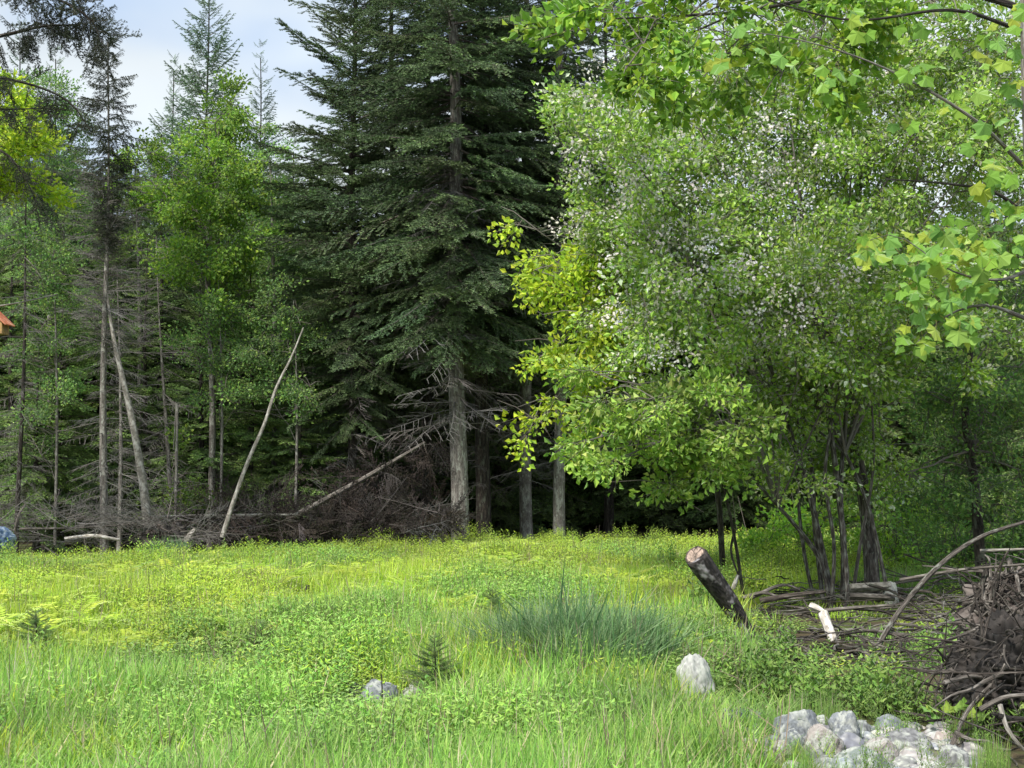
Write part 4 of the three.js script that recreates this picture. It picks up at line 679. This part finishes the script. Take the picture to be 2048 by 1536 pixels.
const stickLine = [
  [[[40, 1058, 23], [150, 1056, 23], [270, 1048, 23.3]], 0.02, stickBark, 'longest grey stick lying level on the left brush heap'],
  [[[90, 1095, 22.2], [150, 1130, 21], [200, 1152, 20.2]], 0.016, darkBark, 'dark stick lying slanted in the grass at the left'],
  [[[130, 1078, 22.8], [190, 1072, 22.8], [240, 1080, 22.9]], 0.035, birchBark, 'short white birch stick in front of the left brush heap'],
  [[[30, 1062, 22.8], [38, 1030, 22.8], [50, 1010, 22.9]], 0.025, stickBark, 'upright pale stick at the left end of the brush heap'],
  [[[-20, 615, 22], [50, 603, 22], [115, 588, 22.2]], 0.014, paleBark, 'thin pale branch sticking in from the left edge above the orange topped post'],
  [[[1740, 1320, 11.6], [1800, 1220, 11.8], [1880, 1130, 12], [1960, 1075, 12.2], [2060, 1040, 12.4]], 0.024, spruceBark, 'long curved grey branch arching up to the right edge'],
  [[[1640, 1222, 12.8], [1720, 1215, 12.7], [1790, 1210, 12.6]], 0.02, stickBark, 'straight level grey stick in front of the stems'],
  [[[1520, 1202, 14.2], [1590, 1190, 14.2], [1650, 1184, 14.3]], 0.03, rootBark, 'brown branch lying level left of the stem clump'],
  [[[1500, 1196, 14.4], [1570, 1170, 14.6], [1600, 1180, 14.6]], 0.02, stickBark, 'crooked twig lying behind the brown level branch'],
  [[[1622, 1212, 12.4], [1634, 1216, 12.35], [1648, 1224, 12.3]], 0.034, birchBark, 'short white broken birch piece at the tip of the level stick'],
  [[[1646, 1226, 12.2], [1668, 1284, 12]], 0.042, birchBark, 'short white birch log standing slanted under the stems'],
  [[[1466, 1178, 14.6], [1476, 1150, 14.6]], 0.03, birchBark, 'small white wood chip sticking up behind the propped log'],
  [[[1700, 1176, 15], [1780, 1172, 15]], 0.045, paleBark, 'pale log lying behind the thick trunk foot'],
  [[[1700, 1192, 14.8], [1790, 1196, 14.7]], 0.035, stickBark, 'second pale log below the one behind the thick trunk'],
  [[[1800, 1160, 12.5], [1920, 1140, 12.3], [2060, 1128, 12]], 0.016, stickBark, 'thin level twig crossing the brown mound at the right edge'],
  [[[1960, 1102, 12.3], [2060, 1098, 12.2]], 0.016, paleBark, 'short pale level twig above the brown mound'],
  [[[1470, 1060, 15], [1462, 1100, 15], [1480, 1160, 14.8]], 0.014, darkBark, 'thin dark sapling stem behind the propped log'],
  [[[615, 1205, 15.6], [614, 1182, 15.6], [616, 1170, 15.6]], 0.035, darkBark, 'small dark stub standing in the middle of the meadow'],
  [[[765, 1420, 9.2], [764, 1370, 9.2], [763, 1348, 9.2]], 0.006, darkBark, 'thin dark stalk standing in front of the meadow stones'],
  [[[890, 1400, 9.4], [889, 1350, 9.4]], 0.007, darkBark, 'thin dark stalk right of the meadow stones'],
  [[[1900, 1500, 8], [1930, 1430, 8.1], [1990, 1360, 8.3]], 0.014, stickBark, 'grey stick leaning on the left of the root heap'],
  [[[1960, 1420, 7.8], [2010, 1395, 7.8], [2070, 1390, 7.8]], 0.016, stickBark, 'thick pale root running out to the right edge'],
  [[[2000, 1410, 7.7], [2016, 1460, 7.6], [2048, 1500, 7.6]], 0.013, paleBark, 'pale stick hanging down in front of the root heap'],
];
for (const [l, r, m, label] of stickLine) pole('stick', l, r > 0.03 && l.length === 2 ? [r, r] : [r, r * 0.85, r * 0.6], m, label, 'stick', { step: 0.05, rough: m === birchBark ? 0.28 : 0.12 });

// litter of sticks round the stems: each one of the pile's parts
const STICKG = [1, 2, 3, 4, 5, 6, 7, 8].map((s) => { // broken sticks, some forked, with splintered ends
  R = rngOf(500 + s); const k = 0.035, m = V(rr(-0.1, 0.15), rr(-k, k), rr(-k, k)), e = V(0.5, rr(-k, k) * 1.6, rr(-k, k) * 1.6), a = V(-0.5, 0, 0);
  const list = [wood([a, V(-0.2, rr(-k, k), rr(-k, k)), m, V(0.34, rr(-k, k), rr(-k, k)), e], [0.021, 0.017, 0.015, 0.011, 0.007], { sides: 6, step: 0.09, rough: 0.22, seed: s })];
  for (let j = 0; j < 2; j++) list.push(wood([V(-0.49, rr(-0.01, 0.01), rr(-0.01, 0.01)), V(-0.53, rr(-0.015, 0.015), rr(-0.015, 0.015)), V(-0.56 - R() * 0.04, rr(-0.02, 0.02), rr(-0.02, 0.02))], [0.01, 0.006, 0.001], { sides: 4, step: 0.04 }));
  if (s % 2) list.push(wood([m, m.clone().add(V(0.12, rr(-0.1, 0.1), rr(-0.1, 0.1))), m.clone().add(V(rr(0.2, 0.35), rr(-0.2, 0.2), rr(-0.2, 0.2)))], [0.011, 0.008, 0.003], { sides: 5, step: 0.1, rough: 0.15, seed: s }));
  return mergeGeometries(list); });
function sticks(t, org, n, box, len, mats, up = 0.25) {
  for (let k = 0; k < n; k++) { const p = onGround(rr(box[0], box[1]), rr(box[2], box[3])); p.y = 0.015 + rr(0, 1) * R() * box[4]; const m = part('stick', pick(STICKG), pick(mats), t); m.position.copy(p.sub(org)); { const w = 0.28 + 0.9 * R() * R(); m.scale.set(rr(...len), w, w); } m.rotation.set(rr(-3, 3), rr(0, 6.28), rr(-up, up), 'YXZ'); }
}
{
  R = rngOf(1171); const t = thing('stick_litter', onGround(1660, 1250), 'litter of broken grey sticks scattered round the foot of the stems', 'brush pile');
  sticks(t, t.position, 210, [1490, 1900, 1180, 1345, 0.2], [0.25, 1.0], [stickBark, rootBark, greyBark, rootBark, darkBark, stickBark]);
  sticks(t, t.position, 30, [1690, 1810, 1170, 1215, 0.2], [0.3, 0.8], [stickBark, paleBark]);
}
// sticks and roots lying on a rounded heap
function cover(t, c, w, h, d, n, len, mats) {
  for (let k = 0; k < n; k++) {
    const q = rdir(); q.y = Math.abs(q.y); q.z = Math.abs(q.z) * 0.9 + 0.1 * q.z; const s = q.clone(); q.multiply(V(w / 2, h / 2, d / 2)).add(c);
    const dir = V().crossVectors(s, rdir()).addScaledVector(s, rr(-0.2, 0.35)).normalize(), m = part('stick', pick(STICKG), pick(mats), t), g = 0.3 + R() * R();
    m.position.copy(q); m.quaternion.setFromUnitVectors(V(1, 0, 0), dir); m.scale.set(rr(...len), g, g);
  }
}
{ // root heap at the right edge
  R = rngOf(1181); const c = at(2010, 1395, 8.5), t = thing('root_heap', V(c.x, 0, c.z), 'dark tangled heap of upturned roots and earth at the lower right', 'root heap');
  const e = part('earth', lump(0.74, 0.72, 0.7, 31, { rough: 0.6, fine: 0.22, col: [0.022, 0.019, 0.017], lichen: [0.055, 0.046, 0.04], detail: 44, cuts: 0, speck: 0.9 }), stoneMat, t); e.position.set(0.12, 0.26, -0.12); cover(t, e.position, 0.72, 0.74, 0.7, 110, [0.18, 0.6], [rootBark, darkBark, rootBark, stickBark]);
  for (let k = 0; k < 170; k++) {
    const a = rr(0, 6.28), el = rr(-0.2, 1.2), q = V(Math.cos(a) * Math.cos(el) * 0.4, 0.3 + Math.sin(el) * 0.36, Math.sin(a) * Math.cos(el) * 0.38 + 0.05), pts = [q], d = V(Math.cos(a) * 0.5 + rr(-0.7, 0.7), rr(-0.5, 0.6), Math.sin(a) * 0.5 + rr(-0.6, 0.6)).normalize(), L = rr(0.15, 0.55);
    for (let j = 1; j <= 4; j++) { d.add(V(rr(-0.3, 0.3), rr(-0.4, 0.2), rr(-0.3, 0.3))).normalize(); const w = pts[j - 1].clone().addScaledVector(d, L / 4); w.y = Math.max(0.02, w.y); pts.push(w); }
    const r = rr(0.0025, 0.009) * (R() < 0.12 ? 1.8 : 1); part('root', wood(pts, [r, r * 0.8, r * 0.5, r * 0.25], { sides: 6, step: 0.06, rough: 0.1, seed: k }), pick([rootBark, rootBark, darkBark, stickBark]), t);
  }
  sticks(t, t.position, 50, [1880, 2100, 1400, 1530, 0.5], [0.3, 0.9], [rootBark, darkBark, stickBark], 0.6);
}
{ // brown mound behind it
  R = rngOf(1191); const c = at(1985, 1165, 12.2), t = thing('earth_mound', V(c.x, 0, c.z), 'brown earth mound with twigs at the right edge below the shaded tree', 'mound');
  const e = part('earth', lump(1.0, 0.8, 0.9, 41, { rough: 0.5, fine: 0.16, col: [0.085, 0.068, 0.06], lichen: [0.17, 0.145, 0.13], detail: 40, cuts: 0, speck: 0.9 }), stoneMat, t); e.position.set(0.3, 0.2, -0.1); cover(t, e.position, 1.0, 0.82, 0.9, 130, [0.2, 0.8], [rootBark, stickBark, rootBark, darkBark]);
  sticks(t, t.position, 120, [1840, 2100, 1180, 1300, 0.6], [0.3, 1.0], [rootBark, stickBark, greyBark], 0.7);
}
{ // maple seedling before the root heap
  R = rngOf(1201); const p = onGround(1925, 1490), t = thing('maple_seedling', p, 'bright green maple seedling growing in front of the root heap', 'maple');
  part('stem', wood([V(0, 0, 0), V(0.01, 0.1, 0), V(0, 0.2, 0.01)], [0.005, 0.004, 0.003], { sides: 6 }), rootBark, t);
  for (let k = 0; k < 13; k++) { const m = part('leaf', pick(MAPLE), leafMat, t), a = rr(0, 6.28), r = rr(0.04, 0.16); m.position.set(Math.cos(a) * r * 1.2, rr(0.14, 0.24) - r * 0.25, Math.sin(a) * r); m.scale.setScalar(rr(0.045, 0.07)); m.rotation.set(-1.1 + rr(-0.3, 0.3), Math.atan2(Math.cos(a), Math.sin(a)) + Math.PI, 0, 'YXZ'); }
}
{ // dark torn root hole at the left
  R = rngOf(1211); const c = at(330, 1072, 23.4), t = thing('root_plate', V(c.x, 0, c.z), 'dark torn root plate with a pale broken end under the leaning pole', 'root plate');
  const e = part('earth', lump(0.75, 0.62, 0.5, 51, { rough: 0.7, fine: 0.2, col: [0.03, 0.026, 0.024], lichen: [0.08, 0.065, 0.055], detail: 20, cuts: 0, speck: 0.8 }), stoneMat, t); e.position.y = 0.12;
  const w = part('broken_end', wood([V(0.38, 0.12, 0.2), V(0.48, 0.28, 0.15), V(0.52, 0.34, 0.1)], [0.07, 0.06, 0.03], { sides: 8, rough: 0.2 }), paleBark, t);
  for (let k = 0; k < 24; k++) { const a = rr(0, 6.28), q = V(Math.cos(a) * 0.33, 0.15 + rr(0, 0.22), Math.abs(Math.sin(a)) * 0.2); part('root', wood([q, q.clone().add(V(rr(-0.2, 0.2), rr(-0.05, 0.15), rr(0, 0.2))), q.clone().add(V(rr(-0.45, 0.45), rr(-0.15, 0.2), rr(0, 0.3)))], [0.014, 0.01, 0.004], { sides: 5, step: 0.1 }), rootBark, t); }
}
// ---------- things cut by the left edge ----------
{
  const D = 22, c = at(-19, 668, D), t = thing('birdhouse', base(-19, D), 'tan birdhouse with a sloping orange roof on a pale post, cut by the left edge', 'birdhouse'), y = c.y - t.position.y;
  part('post', wood([V(0, -0.1, 0), V(0.015, y * 0.5, 0), V(0, y, 0)], [0.07, 0.062, 0.055], { sides: 12 }), paleBark, t);
  const paint = (a, b, z) => std({ roughness: 0.8, map: tex(128, 128, (u, v) => { const n = noise3(u * 10, v * 50, z, 0) * 0.5 + pfbm(u, v, 8, z) * 0.5, w = clamp((pfbm(u, v, 8, z + 4) - 0.52) * 5); return [0, 1, 2].map((q) => mix(a[q], b[q], w) * (0.75 + 0.45 * n)); }) });
  const tan = paint([0.72, 0.58, 0.38], [0.55, 0.46, 0.34], 121), red = paint([0.84, 0.48, 0.34], [0.9, 0.68, 0.56], 131);
  const front = new THREE.Shape([new THREE.Vector2(-0.2, 0), new THREE.Vector2(0.2, 0), new THREE.Vector2(0.2, 0.17), new THREE.Vector2(0, 0.36), new THREE.Vector2(-0.2, 0.17)]); front.holes.push(new THREE.Path().absarc(0, 0.17, 0.035, 0, 6.283, true));
  const b = part('body', new THREE.ExtrudeGeometry(front, { depth: 0.3, bevelEnabled: true, bevelSize: 0.006, bevelThickness: 0.006, bevelSegments: 1 }), tan, t); b.position.set(0, y, -0.15);
  for (const m of [-1, 1]) { const r = part('roof_panel', new THREE.BoxGeometry(0.38, 0.022, 0.42), red, t); r.position.set(m * 0.137, y + 0.262, 0); r.rotation.z = -m * 0.76; r.userData.label = 'orange roof panel'; }
}
{
  const p = at(2, 1078, 22), t = part('tarp_bundle', lump(0.44, 0.42, 0.42, 61, { rough: 0.9, fine: 0.12, cuts: 14, col: [0.12, 0.19, 0.32], lichen: [0.42, 0.5, 0.56], cover: 0.56, speck: 0.3 }), stoneMat, scene);
  t.position.copy(p); tag(t, 'small blue and white bundle on the ground at the left edge', 'tarp');
}
renderer.render(scene, camera);
